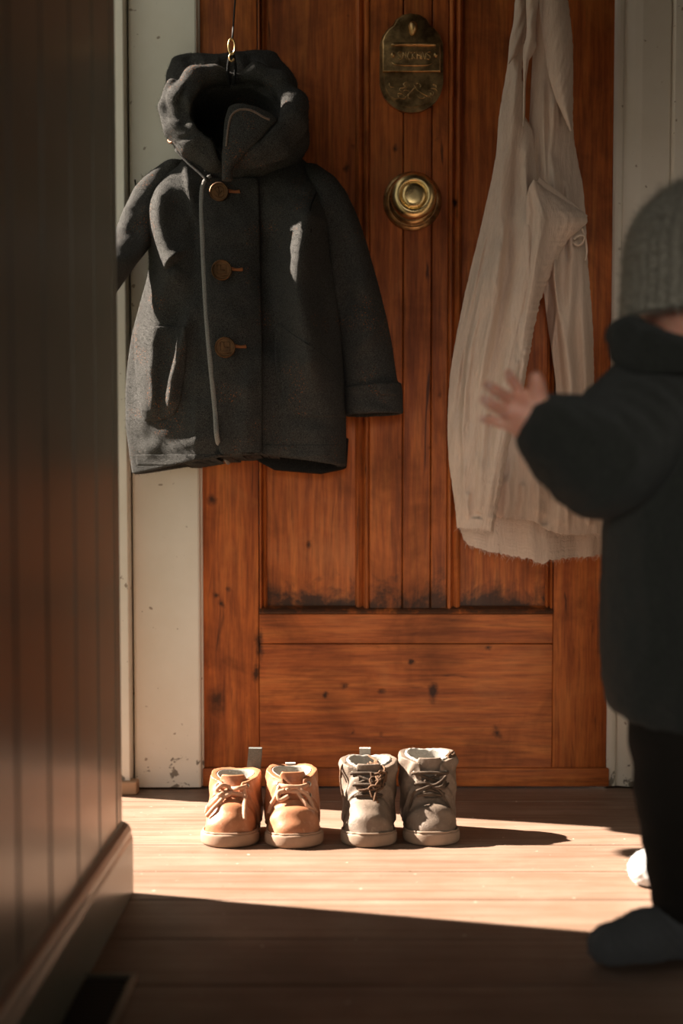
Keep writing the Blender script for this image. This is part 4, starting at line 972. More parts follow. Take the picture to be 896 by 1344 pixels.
# ================================================================== THE SHOES
def mk_leather(name, c1, c2, rough, bs=0.35, scuff=None):
    nt = NT(name); w = nt.coord((1, 1, 1), True)
    b = nt.noise(w, 30, 5, 0.6, 0.4); f = nt.noise(w, 600, 3, 0.6); g = nt.noise(w, 130, 4, 0.6, 0.5)
    col = nt.mix(nt.ramp(b, [(0.32, 1.0), (0.62, 0.0)]), c1, c2)
    if scuff: col = nt.mix(nt.ramp(g, [(0.56, 0.0), (0.70, 0.55)]), col, scuff)
    return nt.set(color=col, rough=nt.math('ADD', nt.math('MULTIPLY', b, 0.3), rough), normal=nt.bump(nt.math('ADD', f, nt.math('MULTIPLY', g, 1.5)), bs, 0.0008), spec=0.45)
M_TAN = mk_leather('tan_leather', (0.42, 0.180, 0.088), (0.32, 0.122, 0.054), 0.30, 0.3, (0.50, 0.27, 0.16))
M_TANL = mk_leather('tan_lace_leather', (0.56, 0.32, 0.20), (0.44, 0.22, 0.13), 0.45)
M_BOOT = mk_leather('grey_brown_nubuck', (0.200, 0.145, 0.106), (0.125, 0.088, 0.062), 0.50, 0.55, (0.30, 0.235, 0.18))
M_LACE = mk_leather('dark_cord_lace', (0.050, 0.032, 0.020), (0.12, 0.08, 0.052), 0.75, 0.8)
M_RUST = mk_leather('rusty_cord_lace', (0.15, 0.075, 0.035), (0.08, 0.04, 0.02), 0.75, 0.8)
M_SOLET = mk_leather('tan_rubber_sole', (0.36, 0.235, 0.16), (0.30, 0.185, 0.12), 0.55, 0.3)
M_SOLEB = mk_leather('beige_rubber_sole', (0.30, 0.215, 0.155), (0.235, 0.165, 0.115), 0.55, 0.3)
M_LINT = mk_wool('pale_shoe_lining', (0.30, 0.28, 0.24), (0.52, 0.49, 0.44), sheen=0.1, bs=0.5)
M_LINB = mk_wool('fleece_shoe_lining', (0.34, 0.31, 0.27), (0.58, 0.54, 0.48), sheen=0.1, bs=0.8)
M_TAB = mk_wool('grey_webbing_tab', (0.10, 0.11, 0.10), (0.22, 0.22, 0.20), sheen=0.1, bs=0.5)
M_EYE = mk_simple('eyelet_metal', (0.45, 0.40, 0.33), 0.3, 1.0)

def shoe_base(root, kind, Hc, rx, ry, seed, W=.0425, lean=0.0):
    """upper, sole, welt, tongue and lining in the shoe's own frame (toe towards -y). Returns the front-surface sampler"""
    h = .00125; A = (0.0, .040); B = (0.0, -.034); ra, rbb = .0345, W; tan = kind == 'tan'
    def d2(X, Y):
        t = np.clip((A[1] - Y) / (A[1] - B[1]), 0, 1); return np.sqrt(X ** 2 + (Y - (A[1] + (B[1] - A[1]) * t)) ** 2) - (ra + (rbb - ra) * t)
    def f_toe(X, Y, Z, o=0.0):
        Ht = np.interp(Y, [-.08, -.062, -.038, -.012, .01], [.050, .054, .060, .074, .092]).astype(np.float32)
        q = np.maximum((d2(X, Y) + .0405) / (.0385 + o), 0)
        return ((q ** 2.7 + (Z / (Ht + o)) ** 2.5) ** (1 / 2.6) - 1) * .036
    def f_sh(X, Y, Z, o=0.0):
        rxx = np.interp(Z, [0, .04, .08, Hc], [ra - .001, ra - .0005, rx - .001, rx]) + o; ryy = np.interp(Z, [0, .05, .08, Hc], [.040, .041, ry, ry]) + o
        yc = np.interp(Z, [0, .05, Hc], [.032, .032, .030 + lean])
        return (np.sqrt((X / rxx) ** 2 + ((Y - yc) / ryy) ** 2) - 1) * .034
    def top(X, Y): return Hc + .0035 * np.cos((Y - .03) * 60) * 0 + .0045 * np.clip((Y - .03) / .04, -1, 1) - .003 * np.cos(X * 70)
    def throat(X, Y, Z): 
        w = np.interp(Z, [.05, .07, Hc], [.008, .0105, .0165]); return np.maximum(np.maximum(np.abs(X) - w, .066 - Z), Y - .012)
    g = np.random.default_rng(seed); ph = g.uniform(0, 6.28, 6)
    def wr(X, Y, Z):                                 # creases across the vamp and ankle
        return .0009 * np.sin((Y + .4 * Z) * 330 + 1.5 * np.sin(X * 90 + ph[0]) + ph[1]) * np.exp(-((Y + .016) / .014) ** 2) + .0012 * np.sin(X * 75 + Z * 60 + ph[2]) * np.sin(Z * 95 + ph[3]) + .0008 * np.sin(Y * 170 + Z * 120 + ph[4])
    fd = Field((-.052, -.084, -.002), (.052, .082, Hc + .016), h); X, Y, Z = fd.grid()
    full = smin(f_toe(X, Y, Z), f_sh(X, Y, Z), .026)
    body = full - wr(X, Y, Z)
    quarter = np.clip((Y + .020 - (.066 - Z) * .55) / .0016, 0, 1) * np.clip((np.abs(X) - (.006 if tan else .009)) / .002, 0, 1) * np.clip((Z - .018) / .004, 0, 1)
    body = body - (.0030 if tan else .0026) * quarter
    if not tan:                                      # padded collar roll
        body = body - .0028 * np.exp(-((Z - (top(X, Y) - .010)) / .008) ** 2) * np.clip((Y - .0) / .01, 0, 1)
    body = np.maximum(body, Z - top(X, Y)); body = np.maximum(body, .012 - Z)
    inner = np.maximum(f_sh(X, Y, Z, -.0042), .034 - Z)
    up = np.maximum(body, -inner); up = -smin(-up, throat(X, Y, Z), .0015)
    fd.F = up.astype(np.float32)
    mU = M_TAN if tan else M_BOOT
    fd.build('upper', mU, root, None, relax=1)
    fs_ = Field((-.052, -.084, -.002), (.052, .082, Hc + .03), h); fs_.F = body.astype(np.float32) if fs_.F.shape == body.shape else fs_.F
    ff = Field((-.052, -.084, -.002), (.052, .082, Hc + .016), h); ff.F = body.astype(np.float32); fr = Front(ff)
    # tongue
    tg = Field((-.03, -.05, .045), (.03, .04, Hc + .03), h); X, Y, Z = tg.grid()
    s_in = smin(f_toe(X, Y, Z, -.0022), f_sh(X, Y, Z, -.0018 if tan else -.001), .026) + .0005 + .001 * np.sin(Z * 150)
    tshell = np.maximum(s_in, -(s_in + .0045)); tw = .021
    tt = Hc + (.004 if tan else .002)
    tshell = np.maximum(np.maximum(tshell, np.abs(X) - tw + .004 * np.clip((Z - tt + .012) / .012, 0, 1) ** 2), np.maximum(Z - tt, Y - .012)); tg.F = tshell.astype(np.float32)
    tg.build('tongue', mU, root, None, relax=1)
    # lining with its padded rim
    ln = Field((-.05, -.03, .03), (.05, .084, Hc + .014), h); X, Y, Z = ln.grid(); so = f_sh(X, Y, Z, -.0040)
    t_ = top(X, Y) + (.0012 if tan else .0030) + (0 if tan else .0010 * np.sin(X * 420) * np.sin(Y * 380)); shell = np.maximum(so, -(so + (.0034 if tan else .0060)))
    shell = -smin(-np.maximum(shell, .035 - Z), t_ - Z, .004); shell = np.maximum(shell, -np.maximum(np.abs(X) - .015, Y - .012)); ln.F = shell.astype(np.float32)
    ln.build('lining', M_LINT if tan else M_LINB, root, None, relax=1, fuzz=(1500 if tan else 6000), flen=.0022, fwid=.00013)
    MB().lathe([(0, .034), (.020, .034), (.034, .038), (.034, .036), (.0001, .032)], Matrix.Translation((0, .026, 0)), 32).build('insole', M_LINT, root, smooth=True)
    # sole and welt
    so_ = Field((-.052, -.086, -.001), (.052, .084, .026), .0011); X, Y, Z = so_.grid(); sh_ = d2(X, Y) - (.0030 if tan else .0022) + .0012 * ((Z - .010) / .010) ** 2
    zt = .0185 + .002 * np.clip((-Y - .05) / .03, 0, 1); s1 = -smin(-sh_, zt - Z, .003); s1 = -smin(-s1, Z - .0002, .0045)
    so_.F = s1.astype(np.float32); so_.build('sole', M_SOLET if tan else M_SOLEB, root, None, relax=1)
    wl = MB(); pts = []
    for a in np.linspace(0, 2 * math.pi, 73):
        dx, dy = math.cos(a), math.sin(a); r = 0.12
        for _ in range(40):
            if d2(np.float64(dx * r), np.float64(.0 + dy * r)) > .0006: r -= .0035
            else: break
        pts.append((dx * r, dy * r, .0195 + .002 * min(max((-dy * r - .05) / .03, 0), 1)))
    wl.tube(pts, .0016, 6, 2); wl.build('welt', M_SOLET if tan else M_SOLEB, root, smooth=True)
    class S:
        @staticmethod
        def p(x, z, off=.002):
            y = float(fr.at(np.array([x]), np.array([z]))[0]); return (x, y - off, z)
    return S
def eyelets(root, S, pos, r=.0032):
    for x, z in pos:
        p = Vector(S.p(x, z, .0002)); n1 = Vector(S.p(x + .003, z, 0)) - Vector(S.p(x - .003, z, 0)); n2 = Vector(S.p(x, z + .003, 0)) - Vector(S.p(x, z - .003, 0)); n = n1.cross(n2)
        if n.y > 0: n = -n
        q = n.to_track_quat('Z', 'Y').to_matrix().to_4x4()
        v = []; m = MB(); m.lathe([(r * .5, 0), (r * .55, .0010), (r * .8, .0014), (r, .0006), (r, -.0006), (r * .5, -.0006)], Matrix.Translation(p) @ q, 20)
        m.build('eyelet', M_EYE, root, smooth=True)
def lace(root, S, paths, rad, mat, name='lace', flat=1.0):
    m = MB()
    for path in paths:
        pts = []
        for q in path:
            if len(q) == 2: pts.append(S.p(q[0], q[1], rad * 1.1))
            elif len(q) == 3: pts.append(S.p(q[0], q[1], q[2]))
            else: pts.append(q[:3])
        m.tube(pts, rad, 8, 5, flat=flat, up=(0, -1, .3) if flat != 1 else None)
    return m.build(name, mat, root, smooth=True)
def strap_tab(root, mat, x, y, z0, z1, w, th=.0028, leanx=0.0, name='heel_tab', fold=True):
    m = MB(); n = 14; prof = []
    for i in range(n + 1):
        t = i / n; prof.append((x + leanx * t, y + .004 * math.sin(t * 3.1), z0 + (z1 - z0) * t))
    if fold: prof += [(x + leanx, y + .004, z1 + .0012), (x + leanx, y + .0075, z1), (x + leanx * .9, y + .0085, z1 - .010), (x + leanx * .3, y + .008, z0 + .004)]
    v = []; f = []
    for k, (px_, py_, pz_) in enumerate(prof):
        for sx in (-1, 1):
            for sy in (0, 1): v.append((px_ + sx * w / 2, py_ + sy * th * (1 if k <= n else 1), pz_))
    for k in range(len(prof) - 1):
        a = 4 * k; b = a + 4
        f += [(a, a + 2, b + 2, b), (a + 1, b + 1, b + 3, a + 3), (a, b, b + 1, a + 1), (a + 2, a + 3, b + 3, b + 2)]
    f += [(0, 1, 3, 2), (len(v) - 4, len(v) - 2, len(v) - 1, len(v) - 3)]
    o = m.add(v, f).build(name, mat, root, smooth=False); b_ = bmesh.new(); b_.from_mesh(o.data); bmesh.ops.recalc_face_normals(b_, faces=b_.faces[:]); b_.to_mesh(o.data); b_.free(); return o

def place(u, v, rz, name, label, group):
    g = G(u, v); r = empty(name, (g.x, g.y + .078, 0.0005), R_(rz)); tag(r, label, 'shoe' if 'boot' not in name else 'boot', group); return r
# tan pair -------------------------------------------------------------
Z0 = .088
t1 = place(301, 1114, -4, 'leather_shoe', 'tan leather child shoe with a grey heel loop and fringed laces, left of its pair', 'pair of tan leather shoes')
S = shoe_base(t1, 'tan', .094, .034, .037, 1)
eyelets(t1, S, [(.0235, .083), (-.0215, .083), (.0215, .068), (-.020, .068)], .0042)
lace(t1, S, [[(.0235, .083, .002), (.012, .082, .004), (-.004, .080, .006), (-.020, .084, .004)], [(.0215, .070, .002), (.006, .074, .005), (-.010, .073, .006), (-.022, .079, .004)], [(.020, .083, .003), (.022, .070, .0035), (.024, .052, .003), (.026, .040, .0035)]], .0034, M_TANL, flat=.6)
lace(t1, S, [[(-.002, .082, .006), (-.014, .086, .011), (-.022, .076, .010), (-.010, .070, .009), (.004, .076, .007)], [(-.004, .078, .006), (-.016, .072, .012), (-.028, .062, .010), (-.036, .050, .010), (-.040, .040, .012)],
             [(-.004, .078, .006), (-.018, .068, .013), (-.030, .056, .012), (-.040, .047, .012)], [(-.006, .076, .006), (-.014, .064, .012), (-.024, .054, .011), (-.034, .042, .012)]], .0034, M_TANL, 'lace_fringe', flat=.6)
strap_tab(t1, M_TAB, .020, .066, .075, .128, .021, leanx=.006)
t2 = place(382, 1115, 5, 'leather_shoe', 'tan leather child shoe with crossed laces and a pale open collar, right of its pair', 'pair of tan leather shoes')
S = shoe_base(t2, 'tan', .100, .0355, .040, 2)
eyelets(t2, S, [(.0235, .086), (-.0225, .086), (.0235, .070), (-.0235, .070)], .0046)
lace(t2, S, [[(-.0225, .086, .002), (-.010, .085, .0045), (.010, .084, .0045), (.0235, .086, .002)], [(-.024, .070, .002), (-.020, .077, .004), (-.004, .078, .005), (.012, .076, .005), (.0235, .071, .002)], [(-.022, .086, .003), (-.026, .072, .004), (-.034, .056, .004), (-.038, .042, .004)]], .0036, M_TANL, flat=.6)
lace(t2, S, [[(-.012, .080, .006), (.002, .083, .009), (.014, .078, .009), (.024, .066, .007), (.030, .052, .006), (.036, .044, .007)], [(-.014, .080, .005), (-.024, .076, .008), (-.022, .066, .007), (-.008, .072, .007)], [(.004, .080, .006), (.012, .068, .007), (.022, .056, .006), (.034, .048, .007)]], .0032, M_TANL, 'lace_bow', flat=.6)
strap_tab(t2, M_LINT, .0, .068, .080, .104, .016)
# boots ------------------------------------------------------------------
b1 = place(485, 1114, -1, 'ankle_boot', 'grey-brown child ankle boot with a tangled knotted lace, left of its pair', 'pair of grey-brown ankle boots')
S = shoe_base(b1, 'boot', .114, .0395, .041, 3, .0415)
ZL = (.070, .086, .102)
eyelets(b1, S, [(s * (.0165 + .004 * i), z) for i, z in enumerate(ZL) for s in (-1, 1)], .0028)
def bars(S, n=3, e=.0175):
    out = []
    for i, z in enumerate(ZL[:n]):
        a = e + .0035 * i; out.append([(-a - .003, z - .002, .001), (-a, z, .0035), (0, z + .001, .005), (a, z - .001, .0035), (a + .003, z + .001, .001)])
        if i < n - 1: b = e + .0035 * (i + 1); out.append([(-a, z, .002), (0, (z + ZL[i + 1]) / 2, .0035), (b, ZL[i + 1], .002)]); out.append([(a, z, .002), (0, (z + ZL[i + 1]) / 2 - .001, .0045), (-b, ZL[i + 1], .002)])
    return out
lace(b1, S, bars(S), .0023, M_LACE)
rk = random.Random(5); kn_ = []
for _ in range(9):
    cx, cz = .014 + rk.uniform(-.008, .008), .097 + rk.uniform(-.010, .010); kn_.append([(cx + rk.uniform(-.011, .011), cz + rk.uniform(-.012, .012), .004 + rk.uniform(0, .007)) for _ in range(5)])
kn_ += [[(.012, .096, .006), (.016, .086, .009), (.010, .074, .008), (.014, .062, .006)], [(.014, .096, .006), (.022, .084, .008), (.012, .078, .009), (.008, .064, .006)], [(.010, .094, .006), (.002, .082, .009), (.006, .068, .007)], [(.010, .086, .006), (-.004, .080, .008), (-.016, .078, .005)]]
lace(b1, S, kn_, .0017, M_RUST, 'lace_knot')
lace(b1, S, [[(-.036, .012, .114, 0), (-.0425, .006, .110, 0), (-.0445, .000, .095, 0), (-.043, -.006, .078, 0), (-.040, -.010, .064, 0)], [(-.036, .016, .114, 0), (-.041, .010, .108, 0), (-.0435, .004, .092, 0)]], .0015, M_RUST, 'loose_lace_end')
strap_tab(b1, M_LINB, -.006, .070, .090, .127, .018)
b2 = place(567, 1112, 2, 'ankle_boot', 'grey-brown child ankle boot with a fleecy open top, right of its pair', 'pair of grey-brown ankle boots')
S = shoe_base(b2, 'boot', .122, .0405, .044, 4, .0420, lean=.0)
eyelets(b2, S, [(s * (.0165 + .004 * i), z) for i, z in enumerate(ZL) for s in (-1, 1)], .0028)
lace(b2, S, bars(S), .0024, M_LACE)
lace(b2, S, [[(-.010, .092, .006), (.002, .085, .009), (.014, .090, .010), (.024, .098, .008), (.016, .084, .009), (.002, .082, .008)], [(.0, .084, .007), (-.014, .080, .009), (-.026, .074, .007), (-.030, .060, .006), (-.034, .044, .005)], [(.004, .083, .008), (.016, .074, .008), (.022, .062, .007), (.028, .052, .006)], [(.002, .083, .008), (.020, .080, .009), (.028, .086, .007)]], .0018, M_LACE, 'lace_bow')
lace(b2, S, [[(.026, .010, .122, 0), (.034, .014, .128, 0), (.041, .022, .124, 0), (.043, .016, .114, 0), (.038, .006, .118, 0), (.030, .006, .124, 0), (.040, .018, .130, 0)], [(.030, .006, .118, 0), (.040, .012, .126, 0), (.044, .026, .120, 0), (.045, .020, .108, 0)]], .0017, M_RUST, 'loose_lace_end')

# ================================================================== THE CHILD
nt = NT('skin'); w = nt.coord((1, 1, 1), False); b_ = nt.noise(w, 40, 4, 0.6)
M_SKIN = nt.set(color=nt.ramp(b_, [(0.3, (0.70, 0.28, 0.18)), (0.7, (0.82, 0.44, 0.32))]), rough=0.5, sss=0.35)
M_SKIN.node_tree.nodes['Principled BSDF'].inputs['Subsurface Radius'].default_value = (0.012, 0.004, 0.002)
M_SKIN.node_tree.nodes['Principled BSDF'].inputs['Subsurface Scale'].default_value = 0.5
YP = 1.60
def Q(u, v, Y=YP): return np.array(P(u, v, Y))
foot_n = G(805, 1255)
PO = (Q(915, 700).tolist()[0], 1.62, 0.0)
body = Field((.125, 1.385, -.004), (.575, 1.985, .885), .0028)
hc = Q(926, 350); fd_ = np.array([-.62, .74, -.08]); fd_ /= np.linalg.norm(fd_); sd_ = np.array([fd_[1], -fd_[0], 0]); sd_ /= np.linalg.norm(sd_)
body.ell(hc + [0, 0, .006], (.066, .070, .073), 0); body.ell(hc + fd_ * .018 + [0, 0, -.032], (.050, .052, .045), .03)
for s_2 in (-1, 1):
    body.ell(hc + fd_ * .045 + sd_ * .026 * s_2 + [0, 0, -.030], (.022, .022, .022), .018)              # cheeks
    ear = hc + sd_ * .068 * s_2 + [0, 0, -.008] - fd_ * .004; body.ell(ear, (.010, .012, .017), .004); body.ell(ear + sd_ * .008 * s_2, (.005, .006, .009), .003, cut=True)
    body.ell(hc + fd_ * .076 + sd_ * .024 * s_2 + [0, 0, -.002], (.012, .012, .009), .01, cut=True)      # eye hollows
body.cone(hc + fd_ * .070 + [0, 0, -.006], hc + fd_ * .079 + [0, 0, -.022], .005, .009, .008)            # nose
body.ell(hc + fd_ * .068 + [0, 0, -.040], (.013, .010, .005), .005); body.ell(hc + fd_ * .064 + [0, 0, -.049], (.011, .010, .005), .005)
body.ell(hc + fd_ * .056 + [0, 0, -.064], (.016, .015, .013), .015)                                      # chin
body.chain([hc + [0, .004, -.03], Q(914, 440, 1.605), Q(918, 500, 1.625)], [.040, .034, .034], .02)
body.chain([Q(918, 520, 1.62), Q(918, 640, 1.63), Q(920, 780, 1.63), Q(915, 900, 1.63)], [.054, .060, .064, .064], .03)
sh = [Q(862, 522, 1.60), Q(985, 525, 1.64)]; body.cone(sh[0], sh[1], .038, .038, .03)
elb, wri = Q(788, 607, 1.53), Q(724, 566, 1.505)
body.chain([sh[0], elb, wri], [.034, .026, .0165], .02)
# left hand: back of the hand to the camera, thumb up, fingers spread to the left
def hq(u, v, y): return Q(u, v, y)
kn2 = [hq(685, 521, 1.500), hq(675, 530, 1.496), hq(670, 543, 1.496), hq(672, 558, 1.500)]
for kq, r in zip(kn2, (.0078, .0080, .0078, .0074)): body.cone(wri + [0, 0, 0], kq, .0125, r, .008)
body.cone(hq(700, 545, 1.502), hq(684, 541, 1.500), .0155, .0125, .010); body.cone(hq(712, 570, 1.508), hq(682, 566, 1.508), .0115, .0085, .008)
fing = [[(685, 521, 1.500), (677, 506, 1.492), (670, 497, 1.486), (667, 490, 1.482)], [(675, 530, 1.496), (660, 518, 1.484), (650, 512, 1.476), (639, 505, 1.472)], [(670, 545, 1.496), (653, 536, 1.486), (643, 530, 1.480), (634, 524, 1.478)], [(672, 560, 1.500), (655, 555, 1.498), (644, 552, 1.500), (634, 550, 1.504)]]
for fi, r0 in zip(fing, (.0056, .0057, .0055, .0050)):
    body.chain([hq(*q) for q in fi], [r0 * 1.15, r0, r0 * .95, r0 * .86], .003)
body.chain([hq(714, 550, 1.506), hq(707, 524, 1.496), hq(705, 507, 1.490), hq(703, 495, 1.486)], [.0115, .0092, .0076, .0068], .006)
# right arm hangs at the side
el2, wr2 = Q(1024, 650, 1.66), Q(1034, 760, 1.63)
body.chain([sh[1], el2, wr2], [.034, .026, .0165], .02); pm = wr2 + [0, -.006, -.030]; body.cone(wr2, pm, .013, .016, .01)
for k in range(4):
    a = pm + [(-.010 + .0065 * k) * .35, -.014 + .0095 * k, -.012]; body.chain([a, a + [-.003, -.001, -.018], a + [-.010, 0, -.030]], [.0066, .006, .005], .003)
body.chain([pm + [-.004, -.016, .016], pm + [-.012, -.024, -.004], pm + [-.016, -.022, -.018]], [.008, .0068, .0058], .005)
# legs
hipn, hipf = Q(904, 905, 1.632), Q(940, 905, 1.672)
kneen, ankn = Q(906, 1060, 1.60), np.array([G(902, 1256).x, 1.60, .050])
heeln, toen = np.array([G(904, 1256).x, 1.602, .024]), np.array([G(796, 1256).x, 1.572, .020])
body.chain([hipn, kneen, ankn], [.050, .040, .026], .03); body.chain([ankn, heeln], [.025, .023], .012); body.cone(heeln, toen, .022, .018, .012)
gf = G(850, 1168); heelf = np.array([gf.x + .055, gf.y + .00, .024]); toef = np.array([gf.x + .003, gf.y + .022, .021]); ankf = heelf + [.006, 0, .030]; kneef = np.array([hipf[0] + .01, 1.80, .20])
body.chain([hipf, kneef, ankf], [.050, .040, .026], .03); body.chain([ankf, heelf], [.025, .023], .012); body.cone(heelf, toef, .022, .019, .012)
V, F_ = body.mesh(); V = relax_mesh(V, F_, 1)
person = mesh_obj('person', V, F_, M_SKIN, None, True, PO)
tag(person, 'toddler in a dark jacket and grey knitted hat reaching a hand towards the dress', 'person')
# fingernails
for (a, b) in ((fing[0][3], fing[0][2]), (fing[1][3], fing[1][2]), (fing[2][3], fing[2][2]), (fing[3][3], fing[3][2]), ((703, 495, 1.486), (705, 507, 1.490))):
    A, B = Vector(hq(*a)), Vector(hq(*b)); d = (A - B).normalized(); f = Vector((0, -1, 0)); f = (f - d * f.dot(d)).normalized(); s3 = d.cross(f)
    m = MB(); v = []; n = 7
    for i in range(n):
        for j in range(n):
            a_ = (i / (n - 1) - .5) * 2; b2 = (j / (n - 1) - .5) * 2; v.append(A - d * .0005 + d * b2 * .0032 + s3 * a_ * .0034 * math.sqrt(max(1 - .25 * b2 * b2, 0)) + f * (.0048 - .0016 * a_ * a_))
    m.add(v, [(i * n + j, (i + 1) * n + j, (i + 1) * n + j + 1, i * n + j + 1) for i in range(n - 1) for j in range(n - 1)])
    m.build('fingernail', mk_simple('nail', (0.76, 0.47, 0.38), 0.35), person, smooth=True, origin=PO)
for s_2 in (-1, 1):
    c = hc + fd_ * .0625 + sd_ * .024 * s_2 + [0, 0, -.003]; m = MB(); q = Vector(fd_).to_track_quat('Z', 'Y').to_matrix().to_4x4()
    m.lathe([(.0001, -.008)] + [(.008 * math.sin(t), -.008 * math.cos(t)) for t in np.linspace(.3, math.pi - .3, 9)] + [(.0001, .008)], Matrix.Translation(Vector(c)) @ q, 20)
    e = m.build('eye', mk_simple('eye_white', (0.75, 0.73, 0.70), 0.2), person, smooth=True, origin=PO)
    m = MB(); m.lathe([(.0001, .0084), (.0035, .0079), (.0040, .0070), (.0001, .0068)], Matrix.Translation(Vector(c)) @ q, 16); m.build('iris', mk_simple('iris', (0.05, 0.03, 0.02), 0.15), e, smooth=True, origin=PO)

# jacket
nt = NT('dark_fleece'); w = nt.coord((1, 1, 1), False)
fa = nt.noise(w, 420, 4, 0.7); fb = nt.noise(w, 22, 4, 0.6)
M_JACK = nt.set(color=nt.ramp(fa, [(0.3, (0.016, 0.017, 0.0145)), (0.7, (0.045, 0.047, 0.040))]), rough=0.9, normal=nt.bump(nt.math('ADD', fa, nt.math('MULTIPLY', fb, 3.0)), 0.7, 0.004), spec=0.15, sheen=0.08, sheenr=0.5)
jk = Field((.165, 1.40, .21), (.605, 1.80, .755), .0030)
jr = [(458, 862, 968, .040, 1.625), (472, 850, 985, .050, 1.625), (500, 836, 1006, .064, 1.625), (540, 824, 1022, .078, 1.625), (600, 812, 1036, .092, 1.625), (680, 800, 1046, .102, 1.625), (760, 796, 1050, .106, 1.625), (840, 794, 1052, .108, 1.625), (890, 797, 1052, .108, 1.625), (925, 803, 1050, .106, 1.625), (952, 812, 1046, .104, 1.625)]
jf = [([(830, 680), (826, 760), (840, 860)], .006, 14), ([(870, 700), (880, 820), (870, 930)], .006, 18), ([(850, 640), (852, 760), (856, 900)], -.006, 12), ([(900, 560), (905, 700)], .005, 20)]
row_body(jk, jr, lambda u, v: strokes(u, v, jf) + lowfreq(u, v, .0035, 60, 55), 2.3, 2.2, vbot=lambda u: np.interp(u, [795, 815, 840, 1050], [926, 944, 951, 953]), kt=.010, yc_plane=YP)
def ringed(a, b, ra, rb, n, amp, k=.018, ph=0.0, f=1.0):
    N = max(int(n * 6), 2); pts = []; rr = []
    for i in range(N + 1):
        t = i / N; pts.append(a + (b - a) * t); rr.append(ra + (rb - ra) * t + amp * math.sin(2 * math.pi * n * t + ph))
    jk.chain(pts, rr, k)
jk.cone(sh[0] + [.004, 0, -.002], sh[1], .052, .052, .03)
ringed(sh[0] + [0, 0, -.004], elb, .054, .053, 2.4, .0022); ringed(elb, wri + (elb - wri) * .08, .053, .036, 3.0, .0075, k=.008, ph=1.0)
jk.cone(wri + (elb - wri) * .10, wri + (elb - wri) * .02, .036, .031, .008)
jk.cone(wri + (elb - wri) * .30, wri - (elb - wri) * .02, .020, .021, .004, cut=True)
ringed(sh[1], el2, .052, .048, 2.2, .003); ringed(el2, wr2 + [0, 0, .010], .048, .033, 2.6, .003); jk.cone(wr2 + [0, 0, .02], wr2 + [0, 0, -.02], .021, .021, .003, cut=True)
jk.cone(Q(914, 430), Q(916, 500), .043, .046, .01, cut=True)
jk.op(lambda X, Y, Z: np.maximum(ell_sdf(X, Y, Z, (Q(924, 940)[0], 1.625, Q(924, 960)[2]), (.096, .092, .10)), Z - .30), cut=True, k=.004)
_X, _Y, _Z = jk.grid(); jk.F += (.0012 * np.sin(_X * 140 + 4 * np.sin(_Z * 30)) * np.sin(_Y * 130 + _Z * 60)).astype(np.float32)
jk.build('jacket', M_JACK, person, PO, relax=1, fuzz=16000, flen=.003, fwid=.0002)
# rolled funnel collar
cl = Field((.245, 1.50, .655), (.50, 1.73, .78), .0026)
cp = [Q(814, 438, 1.585), Q(826, 438, 1.565), Q(850, 452, 1.548), Q(884, 467, 1.545), Q(925, 470, 1.560), Q(970, 456, 1.61), Q(955, 440, 1.66), Q(905, 438, 1.685), Q(850, 442, 1.640), Q(814, 438, 1.585)]
cl.chain(cp, [.0130, .0175, .0185, .020, .021, .021, .020, .018, .014, .0130], .012)
cl.chain([Q(803, 443, 1.585), Q(818, 441, 1.578)], [.006, .0125], .008)
cl.chain([p + [0, 0, -.018] for p in cp[1:8]], [.022] * 7, .012)
cl.build('collar', M_JACK, person, PO, relax=1, fuzz=3500, flen=.003, fwid=.0002)

# knitted hat
nt = NT('knitted_wool'); w = nt.coord((1, 1, 1), False); kb = nt.noise(w, 260, 4, 0.7); kc_ = nt.noise(w, 50, 4, 0.6)
M_HAT = nt.set(color=nt.ramp(kb, [(0.3, (0.18, 0.163, 0.128)), (0.7, (0.52, 0.475, 0.385))]), rough=0.95, normal=nt.bump(nt.math('ADD', kb, kc_), 0.8, 0.003), sheen=0.15, sheenr=0.5, spec=0.1)
ht = Field((Q(805, 300, 1.5)[0], 1.49, Q(900, 432)[2]), (Q(1045, 300)[0], 1.725, Q(900, 228)[2]), .0019)
X, Y, Z = ht.grid(); cx, cy = Q(924, 350)[0], 1.605; ang = np.arctan2(Y - cy, X - cx); zc = Q(924, 345)[2]
rad = np.sqrt(((X - cx) / .0865) ** 2 + ((Y - cy) / .094) ** 2); zz = Z - zc
rib = .0014 * np.sin(ang * 40) * np.clip((.078 - zz) / .05, 0, 1) + .0008 * np.sin(zz * 900 + 2 * np.sin(ang * 46))
f = np.where(zz > 0, (np.sqrt(rad ** 2 + (zz / .093) ** 2) - 1) * .088, (rad - 1) * .088)
f = f - rib - .0015 * np.clip((-.020 - zz) / .02, 0, 1)
f = np.maximum(f, -.058 - zz + .012 * np.clip((Y - cy) / .09, -1, 1) * 0); inn = np.where(zz > 0, (np.sqrt(rad ** 2 + (zz / .093) ** 2) - 1) * .088, (rad - 1) * .088) + .009
f = np.maximum(f, -inn); ht.F = f.astype(np.float32)
ht.build('knitted_hat', M_HAT, person, PO, relax=1, fuzz=42000, flen=.0085, fwid=.00024)

